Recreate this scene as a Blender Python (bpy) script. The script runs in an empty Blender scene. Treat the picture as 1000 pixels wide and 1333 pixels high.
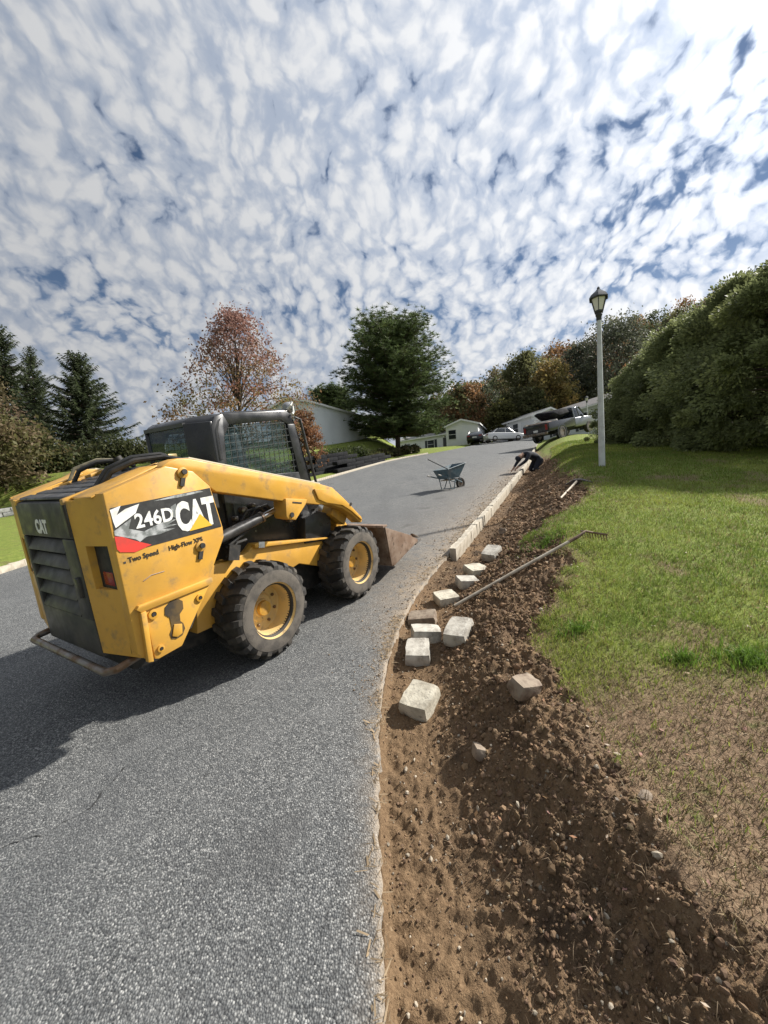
import bpy, bmesh, math, random
import numpy as np
from mathutils import Vector, Matrix, Euler
R_ = math.radians
rng = np.random.default_rng(7)
random.seed(7)
scene = bpy.context.scene
col = scene.collection

# ------------------------------------------------------------------ camera
CAMZ = 1.633
FPX = 509.8                                  # focal length in photo pixels (1000 px wide)
CAM = np.array([[0.9981348, -0.0610485, 0.0],
                [-0.0031950, -0.0522383, 0.9986295],
                [-0.0609649, -0.9967669, -0.0523360]])   # columns: right, down, forward
cd = bpy.data.cameras.new('camera'); cam = bpy.data.objects.new('camera', cd); col.objects.link(cam)
cd.sensor_fit = 'HORIZONTAL'; cd.sensor_width = 36; cd.lens = FPX / 1000 * 36
cd.clip_start = 0.05; cd.clip_end = 3000
_m = Matrix.Identity(4)
for i in range(3):
    _m[i][0] = CAM[i, 0]; _m[i][1] = -CAM[i, 1]; _m[i][2] = -CAM[i, 2]
_m[2][3] = CAMZ
cam.matrix_world = _m
scene.camera = cam

# ------------------------------------------------------------------ light
SUN_AZ, SUN_EL = 69.0, 39.0                  # azimuth clockwise from +Y
_a, _e = R_(SUN_AZ), R_(SUN_EL)
SUNV = Vector((math.sin(_a) * math.cos(_e), math.cos(_a) * math.cos(_e), math.sin(_e)))
sl = bpy.data.lights.new('sun', 'SUN'); sl.energy = 4.7; sl.angle = R_(1.6); sl.color = (1.0, 0.95, 0.87)
so = bpy.data.objects.new('sun', sl); col.objects.link(so)
so.rotation_euler = SUNV.to_track_quat('Z', 'Y').to_euler()
scene.view_settings.view_transform = 'Standard'; scene.view_settings.look = 'None'
scene.view_settings.gamma = 1.0; scene.view_settings.use_curve_mapping = False
scene.view_settings.exposure = 0.88
scene.cycles.max_bounces = 6; scene.cycles.transparent_max_bounces = 8
scene.cycles.use_denoising = True

class N:                                     # tiny node helper
    def __init__(s, tree): s.t = tree
    def __call__(s, typ, ins=None, **kw):
        n = s.t.nodes.new(typ)
        for k, v in kw.items(): setattr(n, k, v)
        for k, v in (ins or {}).items():
            if isinstance(v, bpy.types.NodeSocket): s.t.links.new(v, n.inputs[k])
            else: n.inputs[k].default_value = v
        return n
    def math(s, op, a, b=0.0, c=0.0, clamp=False):
        n = s('ShaderNodeMath', {0: a, 1: b, 2: c}, operation=op); n.use_clamp = clamp; return n.outputs[0]
    def ss(s, v, a, b, lo=0.0, hi=1.0):
        n = s('ShaderNodeMapRange', {0: v, 1: a, 2: b, 3: lo, 4: hi}, interpolation_type='SMOOTHSTEP'); return n.outputs[0]
    def mix(s, f, a, b, bt='MIX'):
        n = s('ShaderNodeMix', data_type='RGBA', blend_type=bt)
        for k, v in ((0, f), (6, a), (7, b)):
            if isinstance(v, bpy.types.NodeSocket): s.t.links.new(v, n.inputs[k])
            else: n.inputs[k].default_value = (v if k == 0 or len(v) == 4 else (*v, 1))
        return n.outputs[2]
    def noise(s, vec, scale, detail=4, rough=.55, dist=0.0, out=0):
        n = s('ShaderNodeTexNoise', {'Scale': scale, 'Detail': detail, 'Roughness': rough, 'Distortion': dist})
        if vec is not None: s.t.links.new(vec, n.inputs['Vector'])
        return n.outputs[out]

w = bpy.data.worlds.new('World'); scene.world = w; w.use_nodes = True
wt = w.node_tree; wt.nodes.clear(); n = N(wt)
out = n('ShaderNodeOutputWorld')
tc = n('ShaderNodeTexCoord').outputs['Generated']
nrm = n('ShaderNodeVectorMath', {0: tc}, operation='NORMALIZE').outputs[0]
sep = n('ShaderNodeSeparateXYZ', {0: nrm})
sky = n('ShaderNodeTexSky', sky_type='NISHITA', sun_disc=False, sun_elevation=_e, sun_rotation=_a, altitude=150, air_density=1.0, dust_density=0.2, ozone_density=2.6)
den = n.math('ADD', n.math('MAXIMUM', sep.outputs[2], 0.0), 0.78)
px = n.math('DIVIDE', sep.outputs[0], den); py = n.math('DIVIDE', sep.outputs[1], den)
pv = n('ShaderNodeCombineXYZ', {0: px, 1: py, 2: 0.37}).outputs[0]
def warp(vec, sc, amt, det):
    q = n('ShaderNodeTexNoise', {'Vector': vec, 'Scale': sc, 'Detail': det})
    q = n('ShaderNodeVectorMath', {0: q.outputs['Color'], 1: (0.5, 0.5, 0.5)}, operation='SUBTRACT').outputs[0]
    q = n('ShaderNodeVectorMath', {0: q, 'Scale': amt}, operation='SCALE').outputs[0]
    return n('ShaderNodeVectorMath', {0: vec, 1: q}, operation='ADD').outputs[0]
pw = warp(warp(pv, 4.0, 0.08, 2.0), 30.0, 0.038, 3.0)
rotm = n('ShaderNodeMapping', {'Vector': pw, 'Rotation': (0, 0, R_(-20)), 'Scale': (1.0, 0.78, 1.0)}).outputs[0]
vor = n('ShaderNodeTexVoronoi', {'Vector': rotm, 'Scale': 40.0, 'Smoothness': 0.32, 'Randomness': 1.0}, feature='SMOOTH_F1').outputs['Distance']
vo2 = n('ShaderNodeTexVoronoi', {'Vector': rotm, 'Scale': 88.0, 'Smoothness': 0.30, 'Randomness': 1.0}, feature='SMOOTH_F1').outputs['Distance']
big = n.noise(pv, 3.2, 3, .55)
mid = n.noise(rotm, 12.0, 2, .55)
fin = n.noise(rotm, 85.0, 4, .62)
cell = n.math('MULTIPLY_ADD', vor, -1.15, 0.50)                         # + in the middle of a cloudlet, - between them
dn = n.math('ADD', cell, n.math('MULTIPLY_ADD', vo2, -0.35, 0.14))
dn = n.math('ADD', dn, n.math('MULTIPLY_ADD', fin, 0.60, -0.30))
cv = n.math('ADD', dn, n.math('MULTIPLY_ADD', big, 1.25, -0.06))
cv = n.math('ADD', cv, n.math('MULTIPLY_ADD', mid, 0.90, -0.45))
cover = n.ss(cv, -0.20, 0.24)
cover = n.math('MAXIMUM', cover, n.ss(sep.outputs[2], 0.46, 0.06))      # layer seen edge-on closes up towards the horizon
thick = n.ss(n.math('ADD', dn, n.math('MULTIPLY_ADD', mid, 0.55, -0.275)), -0.50, 0.30)
sd = n('ShaderNodeVectorMath', {0: nrm, 1: tuple(SUNV)}, operation='DOT_PRODUCT').outputs['Value']
glow = n.math('POWER', n.math('MULTIPLY_ADD', sd, 0.5, 0.5, clamp=True), 4.0)
gain = n.math('MULTIPLY_ADD', glow, 4.0, 2.85)
aur = n.math('POWER', n.math('MAXIMUM', sd, 0.0), 24.0)                 # bright veil of cloud round the hidden sun
gain = n.math('ADD', gain, n.math('MULTIPLY', aur, 6.0))
cc = n.mix(thick, (0.54, 0.62, 0.765), (0.98, 0.995, 1.02))
cc = n('ShaderNodeVectorMath', {0: cc, 'Scale': gain}, operation='SCALE').outputs[0]
skb = n('ShaderNodeVectorMath', {0: sky.outputs[0], 'Scale': 0.42}, operation='SCALE').outputs[0]
skc = n.mix(cover, skb, cc)
bg = n('ShaderNodeBackground', {'Color': skc, 'Strength': 0.1})
wt.links.new(bg.outputs[0], out.inputs[0])

# ------------------------------------------------------------------ helpers
def ray(px_, py_):
    return CAM @ np.array([(px_ - 500) / FPX, (py_ - 666.5) / FPX, 1.0])
def at(px_, py_, D):
    return ray(px_, py_) * D + np.array([0, 0, CAMZ])
def at_y(px_, y):                            # plan position on the line of sight through a photo column
    r = ray(px_, 640); return r[0] / r[1] * y, y

def tag(o, label=None, cat=None, group=None, kind=None):
    if label: o['label'] = label
    if cat: o['category'] = cat
    if group: o['group'] = group
    if kind: o['kind'] = kind
    return o
def empty(name, loc=(0, 0, 0), rz=0.0):
    o = bpy.data.objects.new(name, None); col.objects.link(o); o.location = loc; o.rotation_euler = (0, 0, rz)
    o.empty_display_size = .2; return o
def link(name, me, mat=None, parent=None):
    o = bpy.data.objects.new(name, me); col.objects.link(o)
    if mat is not None: me.materials.append(mat)
    if parent is not None: o.parent = parent
    return o
def copy_tree(o, parent=None):
    c = o.copy(); col.objects.link(c); c.parent = parent
    for ch in o.children: copy_tree(ch, c)
    return c

def np_mesh(name, V, F, mat=None, parent=None, smooth=False, fcol=None, attrs=None):
    V = np.asarray(V, np.float32); F = np.asarray(F, np.int32); k = F.shape[1]
    me = bpy.data.meshes.new(name)
    me.vertices.add(len(V)); me.vertices.foreach_set('co', V.ravel())
    me.loops.add(F.size); me.loops.foreach_set('vertex_index', F.ravel())
    me.polygons.add(len(F)); me.polygons.foreach_set('loop_start', np.arange(0, F.size, k, dtype=np.int32))
    me.polygons.foreach_set('loop_total', np.full(len(F), k, np.int32))
    me.polygons.foreach_set('use_smooth', np.full(len(F), smooth, bool))
    me.update(calc_edges=True)
    if fcol is not None:
        a = me.attributes.new('tint', 'FLOAT_COLOR', 'FACE')
        c4 = np.ones((len(F), 4), np.float32); c4[:, :3] = fcol; a.data.foreach_set('color', c4.ravel())
    for kx, v in (attrs or {}).items():
        a = me.attributes.new(kx, 'FLOAT', 'POINT'); a.data.foreach_set('value', np.asarray(v, np.float32).ravel())
    return link(name, me, mat, parent)

class B:                                     # collects shapes into one mesh
    def __init__(s): s.bm = bmesh.new()
    def box(s, c, d, rot=None):
        m = Matrix.Translation(c) @ (Euler(rot).to_matrix().to_4x4() if rot is not None else Matrix.Identity(4)) @ Matrix.Diagonal((*d, 1))
        bmesh.ops.create_cube(s.bm, size=1, matrix=m); return s
    def prism(s, pts, y0, y1, ax='y'):
        def P(a, b, h): return (a, h, b) if ax == 'y' else ((h, a, b) if ax == 'x' else (a, b, h))
        A = [s.bm.verts.new(P(a, b, y0)) for a, b in pts]; C = [s.bm.verts.new(P(a, b, y1)) for a, b in pts]
        fs = [s.bm.faces.new(A), s.bm.faces.new(C[::-1])]
        k = len(pts)
        for i in range(k): fs.append(s.bm.faces.new((A[i], C[i], C[(i + 1) % k], A[(i + 1) % k])))
        bmesh.ops.recalc_face_normals(s.bm, faces=fs); return s
    def tube(s, path, r, k=8, cap=True):
        path = [Vector(p) for p in path]; m = len(path)
        rr = r if hasattr(r, '__len__') else [r] * m
        rings = []; up = None
        for i, p in enumerate(path):
            t = (path[min(i + 1, m - 1)] - path[max(i - 1, 0)]).normalized()
            if up is None: up = t.orthogonal().normalized()
            up = (up - t * up.dot(t)).normalized(); sd_ = t.cross(up)
            rings.append([s.bm.verts.new(p + (up * math.cos(a) + sd_ * math.sin(a)) * rr[i]) for a in [2 * math.pi * j / k for j in range(k)]])
        fs = []
        for a, b in zip(rings, rings[1:]):
            for j in range(k): fs.append(s.bm.faces.new((a[j], a[(j + 1) % k], b[(j + 1) % k], b[j])))
        if cap: fs += [s.bm.faces.new(rings[0][::-1]), s.bm.faces.new(rings[-1])]
        bmesh.ops.recalc_face_normals(s.bm, faces=fs); return s
    def lathe(s, prof, c=(0, 0, 0), k=32, ax='y', closed=False):   # prof: (radius, height along axis)
        rings = []
        for r, h in prof:
            ring = []
            for j in range(k):
                a = 2 * math.pi * j / k; u, v = r * math.cos(a), r * math.sin(a)
                p = (u, h, v) if ax == 'y' else ((h, u, v) if ax == 'x' else (u, v, h))
                ring.append(s.bm.verts.new(Vector(p) + Vector(c)))
            rings.append(ring)
        if closed: rings.append(rings[0])
        fs = []
        for a, b in zip(rings, rings[1:]):
            for j in range(k): fs.append(s.bm.faces.new((a[j], a[(j + 1) % k], b[(j + 1) % k], b[j])))
        if not closed:
            for rg in (rings[0], rings[-1]): fs.append(s.bm.faces.new(rg))
        bmesh.ops.recalc_face_normals(s.bm, faces=fs); return s
    def hull(s, pts):
        vs = [s.bm.verts.new(p) for p in pts]; bmesh.ops.convex_hull(s.bm, input=vs); return s
    def poly(s, pts): s.bm.faces.new([s.bm.verts.new(p) for p in pts]); return s
    def bevel(s, off, seg=2, ang=30):
        s.bm.normal_update()
        es = [e for e in s.bm.edges if len(e.link_faces) == 2 and e.calc_face_angle(0) > R_(ang)]
        bmesh.ops.bevel(s.bm, geom=es, offset=off, segments=seg, affect='EDGES', profile=.5, clamp_overlap=True); return s
    def jitter(s, amt):
        for v in s.bm.verts: v.co += Vector((random.uniform(-amt, amt), random.uniform(-amt, amt), random.uniform(-amt, amt)))
        return s
    def mesh(s, name, smooth=True, ang=40):
        me = bpy.data.meshes.new(name); s.bm.normal_update(); s.bm.to_mesh(me); s.bm.free()
        if smooth:
            me.polygons.foreach_set('use_smooth', [True] * len(me.polygons)); me.set_sharp_from_angle(angle=R_(ang))
        return me
    def build(s, name, mat, parent=None, smooth=True, ang=40):
        return link(name, s.mesh(name, smooth, ang), mat, parent)

# numpy noise
def _h(ix, iy, seed):
    h = (ix.astype(np.int64) * 374761393 + iy.astype(np.int64) * 668265263 + seed * 974711) & 0xffffffff
    h = ((h ^ (h >> 13)) * 1274126177) & 0xffffffff
    return ((h ^ (h >> 16)) & 0xffff) / 65535.0
def vnoise(x, y, seed=0):
    x = np.asarray(x, float); y = np.asarray(y, float)
    x0 = np.floor(x); y0 = np.floor(y); fx = x - x0; fy = y - y0
    fx = fx * fx * (3 - 2 * fx); fy = fy * fy * (3 - 2 * fy)
    a = _h(x0, y0, seed); b = _h(x0 + 1, y0, seed); c = _h(x0, y0 + 1, seed); d = _h(x0 + 1, y0 + 1, seed)
    return (a * (1 - fx) + b * fx) * (1 - fy) + (c * (1 - fx) + d * fx) * fy
def fbm(x, y, seed=0, oct=4, gain=.5):
    s = 0; a = 1; t = 0
    for i in range(oct):
        s = s + a * vnoise(x * 2 ** i + i * 17.3, y * 2 ** i - i * 9.1, seed + i); t += a; a *= gain
    return s / t
def sstep(a, b, v):
    t = np.clip((np.asarray(v, float) - a) / (b - a), 0, 1); return t * t * (3 - 2 * t)

# ------------------------------------------------------------------ materials
def new_mat(name):
    m = bpy.data.materials.new(name); m.use_nodes = True; t = m.node_tree; t.nodes.clear(); k = N(t)
    o = k('ShaderNodeOutputMaterial'); return m, k, o
def M(name, c, rough=.6, metal=0.0, c2=None, scale=6.0, thr=(.4, .65), bump=0.0, bscale=60.0, c3=None, s3=30.0, t3=(.6, .7), rvar=0.0, coat=0.0, spec=.5):
    m, k, o = new_mat(name)
    tcn = k('ShaderNodeTexCoord').outputs['Object']
    p = k('ShaderNodeBsdfPrincipled', {'Roughness': rough, 'Metallic': metal})
    p.inputs['Specular IOR Level'].default_value = spec
    if coat: p.inputs['Coat Weight'].default_value = coat
    base = (*c, 1)
    if c2 is not None:
        f = k.ss(k.noise(tcn, scale, 5, .6), *thr); base = k.mix(f, c, c2)
    if c3 is not None:
        f = k.ss(k.noise(tcn, s3, 4, .65), *t3); base = k.mix(f, base, c3)
    if isinstance(base, tuple): p.inputs['Base Color'].default_value = base
    else: m.node_tree.links.new(base, p.inputs['Base Color'])
    if rvar:
        m.node_tree.links.new(k.ss(k.noise(tcn, scale * 2.3, 4), .3, .7, max(rough - rvar, .05), min(rough + rvar, 1)), p.inputs['Roughness'])
    if bump:
        b = k('ShaderNodeBump', {'Height': k.noise(tcn, bscale, 4, .6), 'Strength': bump, 'Distance': .01})
        m.node_tree.links.new(b.outputs[0], p.inputs['Normal'])
    m.node_tree.links.new(p.outputs[0], o.inputs[0])
    return m
def leaf_mat(name, trans=.3, rough=.6):
    m, k, o = new_mat(name)
    a = k('ShaderNodeAttribute', attribute_name='tint')
    d = k('ShaderNodeBsdfPrincipled', {'Base Color': a.outputs[0], 'Roughness': rough}); d.inputs['Specular IOR Level'].default_value = .25
    t = k('ShaderNodeBsdfTranslucent', {'Color': a.outputs[0]})
    x = k('ShaderNodeMixShader', {0: trans, 1: d.outputs[0], 2: t.outputs[0]})
    m.node_tree.links.new(x.outputs[0], o.inputs[0]); return m
def glass_mat(name, tint=(.02, .03, .035), alpha=.75, rough=.03):
    m, k, o = new_mat(name)
    g = k('ShaderNodeBsdfPrincipled', {'Base Color': (*tint, 1), 'Roughness': rough}); g.inputs['Specular IOR Level'].default_value = .8
    t = k('ShaderNodeBsdfTransparent', {'Color': (.75, .82, .82, 1)})
    x = k('ShaderNodeMixShader', {0: alpha, 1: t.outputs[0], 2: g.outputs[0]})
    m.node_tree.links.new(x.outputs[0], o.inputs[0]); return m

m_yel = M('machine_yellow', (.60, .325, .052), .45, c2=(.52, .28, .052), scale=3.5, c3=(.30, .19, .075), s3=8, t3=(.52, .76), rvar=.12, bump=.03, bscale=90)
m_yel_d = M('scuffed_yellow', (.55, .29, .035), .5, c2=(.36, .20, .05), scale=7, thr=(.45, .7), c3=(.09, .06, .04), s3=26, t3=(.66, .74), rvar=.15)
m_blk = M('black_paint', (.022, .022, .024), .42, c2=(.05, .047, .043), scale=5, rvar=.15)
m_door = M('dusty_black_door', (.028, .029, .03), .5, c2=(.075, .068, .06), scale=4, thr=(.35, .75), rvar=.12)
m_cabb = M('cab_black', (.016, .017, .02), .32, c2=(.03, .03, .032), scale=4, rvar=.1)
m_dark = M('engine_dark', (.012, .012, .012), .7, c2=(.035, .03, .025), scale=20)
m_tyre = M('tyre_rubber', (.020, .019, .018), .82, c2=(.062, .053, .043), scale=7, thr=(.36, .68), bump=.25, bscale=120, c3=(.15, .13, .10), s3=14, t3=(.62, .8))
m_side = M('dusty_sidewall', (.115, .10, .083), .9, c2=(.06, .053, .046), scale=9, bump=.2, bscale=110)
m_rim = M('rim_yellow', (.62, .43, .165), .6, c2=(.50, .36, .17), scale=8, c3=(.2, .14, .08), s3=20, t3=(.6, .75))
m_steel = M('worn_steel', (.24, .22, .20), .42, .7, c2=(.16, .10, .06), scale=9, rvar=.12, bump=.1, bscale=60)
m_rust = M('rusty_bucket', (.16, .10, .065), .62, .25, c2=(.27, .20, .15), scale=6, thr=(.35, .7), c3=(.07, .045, .03), s3=15, t3=(.55, .7), bump=.15, bscale=50)
m_chrome = M('cylinder_rod', (.6, .6, .6), .15, 1.0)
m_decal = M('decal_black', (.014, .014, .015), .65, c2=(.03, .03, .03), scale=18)
m_white = M('white_decal', (.78, .78, .77), .45, c2=(.6, .59, .56), scale=20)
m_red = M('red_decal', (.62, .045, .035), .45, c2=(.5, .05, .04), scale=14)
m_silv = M('silver_decal', (.42, .43, .44), .4, c2=(.16, .17, .17), scale=16, thr=(.42, .6))
m_gold = M('gold_decal', (.72, .42, .04), .45)
m_hose = M('hydraulic_hose', (.018, .018, .018), .55, c2=(.045, .04, .036), scale=14)
m_glass = glass_mat('cab_glass', (.05, .075, .09), .38)
m_glassd = glass_mat('dark_glass', (.02, .025, .03), .92, .05)
m_lamp_r = M('tail_lamp_red', (.25, .02, .02), .25)
m_seat = M('seat_vinyl', (.03, .03, .032), .6)
m_bark = M('bark', (.085, .06, .042), .9, c2=(.045, .032, .024), scale=8, bump=.6, bscale=22)
m_stone = M('granite_block', (.45, .425, .37), .9, c2=(.22, .20, .17), scale=11, thr=(.35, .7), c3=(.46, .44, .39), s3=60, t3=(.52, .68), bump=.5, bscale=40)
m_stone2 = M('limestone_block', (.50, .465, .375), .9, c2=(.28, .25, .195), scale=10, thr=(.38, .7), c3=(.20, .18, .15), s3=55, t3=(.56, .7), bump=.5, bscale=45)
m_kerb = M('laid_granite', (.47, .425, .345), .9, c2=(.30, .26, .20), scale=5, c3=(.55, .5, .43), s3=40, bump=.5, bscale=40)
m_rock = M('field_rock', (.25, .20, .15), .9, c2=(.15, .11, .08), scale=14, bump=.6, bscale=30)
m_wood = M('tool_handle', (.40, .33, .24), .6, c2=(.28, .22, .15), scale=12)
m_iron = M('tool_iron', (.035, .032, .03), .6, .4, c2=(.09, .06, .04), scale=25)
m_barrow = M('barrow_tray', (.045, .095, .125), .45, c2=(.10, .13, .145), scale=6, rvar=.12)
m_lampw = M('lamp_post_paint', (.52, .54, .55), .5, c2=(.42, .43, .44), scale=6)
m_lampk = M('lamp_head_black', (.02, .021, .022), .4)
m_lglass = M('lamp_frosted_glass', (.72, .70, .64), .3)
m_siding = M('white_siding', (.70, .71, .72), .55, c2=(.62, .63, .65), scale=.6)
m_siding2 = M('grey_siding', (.50, .53, .56), .55, c2=(.44, .47, .50), scale=.6)
m_roof = M('grey_shingle', (.13, .12, .12), .9, c2=(.09, .085, .085), scale=3, bump=.3, bscale=12)
m_roofl = M('pale_shingle', (.30, .29, .27), .9, c2=(.24, .235, .22), scale=3, bump=.3, bscale=12)
m_trim = M('white_trim', (.75, .75, .74), .5)
m_wtim = M('wall_timber_dark', (.014, .015, .017), .95, spec=.08, c2=(.026, .026, .027), scale=5, bump=.4, bscale=25)
m_silver = M('silver_paint', (.22, .23, .245), .3, .5, coat=.5)
m_carw = M('white_car_paint', (.72, .72, .72), .25, coat=.5)
m_card = M('dark_car_paint', (.02, .021, .025), .25, coat=.5)
m_navy = M('navy_cloth', (.016, .018, .028), .9, c2=(.028, .03, .042), scale=9, bump=.3, bscale=40)
m_skin = M('skin', (.42, .25, .17), .55)
m_tarp = M('black_tarp', (.014, .014, .016), .95, spec=.1, c2=(.035, .035, .04), scale=4, bump=.4, bscale=9)
m_leaf = leaf_mat('foliage', .46)
m_needle = leaf_mat('needles', .42)
m_grass = leaf_mat('grass_blades', .35)
m_straw = leaf_mat('straw', .15, .8)

# ------------------------------------------------------------------ terrain
_ry = np.array([-30, -6, 0, 1.0, 1.55, 2.1, 2.9, 3.78, 4.68, 5.62, 8.7, 13, 18, 24.1, 34, 46, 62, 90.])
_rx = np.array([-.9, -.2, -.08, -.08, -.11, -.12, -.06, .17, .53, 1.0, 2.45, 4.45, 6.75, 9.3, 13.6, 19, 27, 42.])
_ly = np.array([-30, -6, 2, 7.3, 11, 15, 18.7, 24, 29.4, 33, 36, 40, 46, 62, 90.])
_lx = np.array([-7.6, -7.2, -7.0, -6.93, -6.1, -4.7, -3.2, -1.5, .3, 2.2, 4.6, 7.6, 11.2, 19, 34.])
_yy = np.arange(-30, 90, .05)
def _smooth(a, k=13):
    kk = np.hanning(k + 2)[1:-1]; kk /= kk.sum(); return np.convolve(np.pad(a, k // 2, mode='edge'), kk, 'valid')
_rs = _smooth(np.interp(_yy, _ry, _rx), 31); _ls = _smooth(np.interp(_yy, _ly, _lx), 81)
def xr(y): return np.interp(y, _yy, _rs)
def xl(y): return np.interp(y, _yy, _ls)
_rc = 1 / np.sqrt(1 + np.gradient(_rs, .05) ** 2)
_lc = 1 / np.sqrt(1 + np.gradient(_ls, .05) ** 2)
def dright(x, y): return (x - xr(y)) * np.interp(y, _yy, _rc)
def dleft(x, y): return (xl(y) - x) * np.interp(y, _yy, _lc)
def base(x, y):
    x = np.asarray(x, float); y = np.asarray(y, float)
    g = np.where(y < 45, y, 45 + 14 * (1 - np.exp(-np.maximum(y - 45, 0) / 14)))
    g = np.maximum(g, -25)
    z = .0453 * np.clip(x, -28, 40) + .1286 * g
    hill = np.maximum(0, 4 + .30 * (x - 14)); hill = np.minimum(hill, 40)
    return z + sstep(52, 108, y + .25 * (x - 20)) * hill
_dby = [0, .8, 1.5, 2.2, 3, 3.7, 4.3, 4.75, 5.2, 5.8, 6.6, 7.6, 8.6, 10, 12, 14, 17, 21, 26]
_dbx = [1.02, 1.0, .98, 1.0, 1.18, 1.5, 1.45, 1.05, 1.35, 1.75, 1.85, 1.65, 1.45, 1.3, 1.25, 1.1, .75, .35, .2]
def dbound(x, y):
    return np.interp(y, _dby, _dbx) + .46 * (fbm(x * 2.3, y * 2.3, 5, 3) - .5) + .34 * (fbm(x * 9, y * 9, 6, 3) - .5)
def soilmask(x, y):
    d = dright(x, y); return 1 - sstep(-.08, .10, d - dbound(x, y))
def H(x, y, fine=True):
    x = np.asarray(x, float); y = np.asarray(y, float)
    z = base(x, y); d = dright(x, y); e = dleft(x, y)
    A = np.interp(y, [-5, 1.5, 4, 8, 12, 18, 26, 40], [.16, .19, .34, .60, .64, .5, .25, .1])
    # verge bank and the heap thrown up beside the trench
    bank = A * sstep(.30, np.interp(y, [0, 3, 8], [1.15, 1.5, 1.9]), d) - .055 * np.clip(d - 2.6, 0, 9)
    wn_ = 1 - sstep(2.3, 3.8, y)
    dc = np.interp(y, [0, .85, 1.2, 1.6, 2, 3], [1.0, .95, .92, .86, .8, .75])
    heap = np.exp(-((d - dc) / np.where(d < dc, .26, .20)) ** 2) * (.075 + .05 * vnoise(y * 2.6, d * 0 + 3, 11)) * wn_
    tr = -.085 * sstep(-.02, .05, d) * (1 - sstep(.25, .75, d))
    z = z + np.where(d > -.4, bank + heap + tr, 0)
    if fine:
        sm = soilmask(x, y) * sstep(-.02, .12, d)
        am = sm * (.10 + .90 * sstep(.38, .75, d))
        n1 = fbm(x * 3.1, y * 3.1, 21, 3) - .5
        n2 = fbm(x * 9.0, y * 9.0, 31, 3) - .5
        n3 = fbm(x * 34., y * 34., 41, 3) - .5
        rid = np.abs(fbm(x * 6.3, y * 6.3, 51, 3) - .5)
        z = z + am * (.11 * n1 + .08 * n2 - .08 * rid + .035 * n3) + (sm * .016 + .012) * n3 + sm * .010 * (fbm(x * 95., y * 95., 43, 2) - .5)
        # edge of the sod stands a little proud of the dug soil
        z = z + np.where(d > 0, .05 * (1 - soilmask(x, y)) * sstep(2.4, 4.0, y) * (1 - sstep(14, 20, y)), 0)
        # toothed scrape marks along the trench floor
        z = z + np.where((d > .03) & (d < .42), .007 * np.sin(y * 62 + 14 * n2 + 2 * np.sin(x * 20)) * (1 - sstep(1.6, 3.4, y)), 0)
    z = z + .42 * np.exp(-((x - 13.0) / 4.5) ** 2 - ((y - 27.5) / 5) ** 2) * sstep(.1, 1.0, d)
    # left: low verge, then terrace behind the retaining walls
    z = z + np.where(e > 0, .05 + .02 * np.minimum(e, 8), 0)
    lf = 1 - sstep(-1.0, 3.5, x)
    z = z + lf * 1.55 * sstep(3.2, 5.2, e) * sstep(17.5, 20, y) * (1 - sstep(46, 60, y)) + lf * .9 * sstep(5.5, 12, e) * sstep(24, 34, y) * (1 - sstep(48, 60, y))
    return z
def hz(x, y): return float(H(np.array([x]), np.array([y]))[0])
def ground_pt(px_, py_, lo=.6, hi=80.0):
    r = ray(px_, py_); D = np.geomspace(lo, hi, 6000)
    P = r[None] * D[:, None] + np.array([0, 0, CAMZ]); g = H(P[:, 0], P[:, 1])
    k = np.argmax(P[:, 2] < g) if (P[:, 2] < g).any() else len(D) - 1
    return P[k]

# far ground sheet
gx = np.concatenate([-np.geomspace(700, 12, 30), np.arange(-11, 40, 1.0), np.geomspace(41, 700, 34)])
gy = np.concatenate([[-120, -60, -30], np.arange(-20, 70, 1.0), np.geomspace(71, 900, 34)])
X, Y = np.meshgrid(gx, gy); Z = H(X, Y, False)
dR, dL = dright(X, Y), dleft(X, Y)
inside = (dR < .8) & (dL < .8) & (Y < 62)
Z = np.where(inside, Z - .16, Z)
Z = np.where((dR > -1.2) & (dR < 13.2) & (Y > -.8) & (Y < 26.2) & ~inside, Z - .22, Z)
nx, ny = len(gx), len(gy)
idx = np.arange(nx * ny).reshape(ny, nx)
F = np.stack([idx[:-1, :-1], idx[:-1, 1:], idx[1:, 1:], idx[1:, :-1]], -1).reshape(-1, 4)

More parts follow.
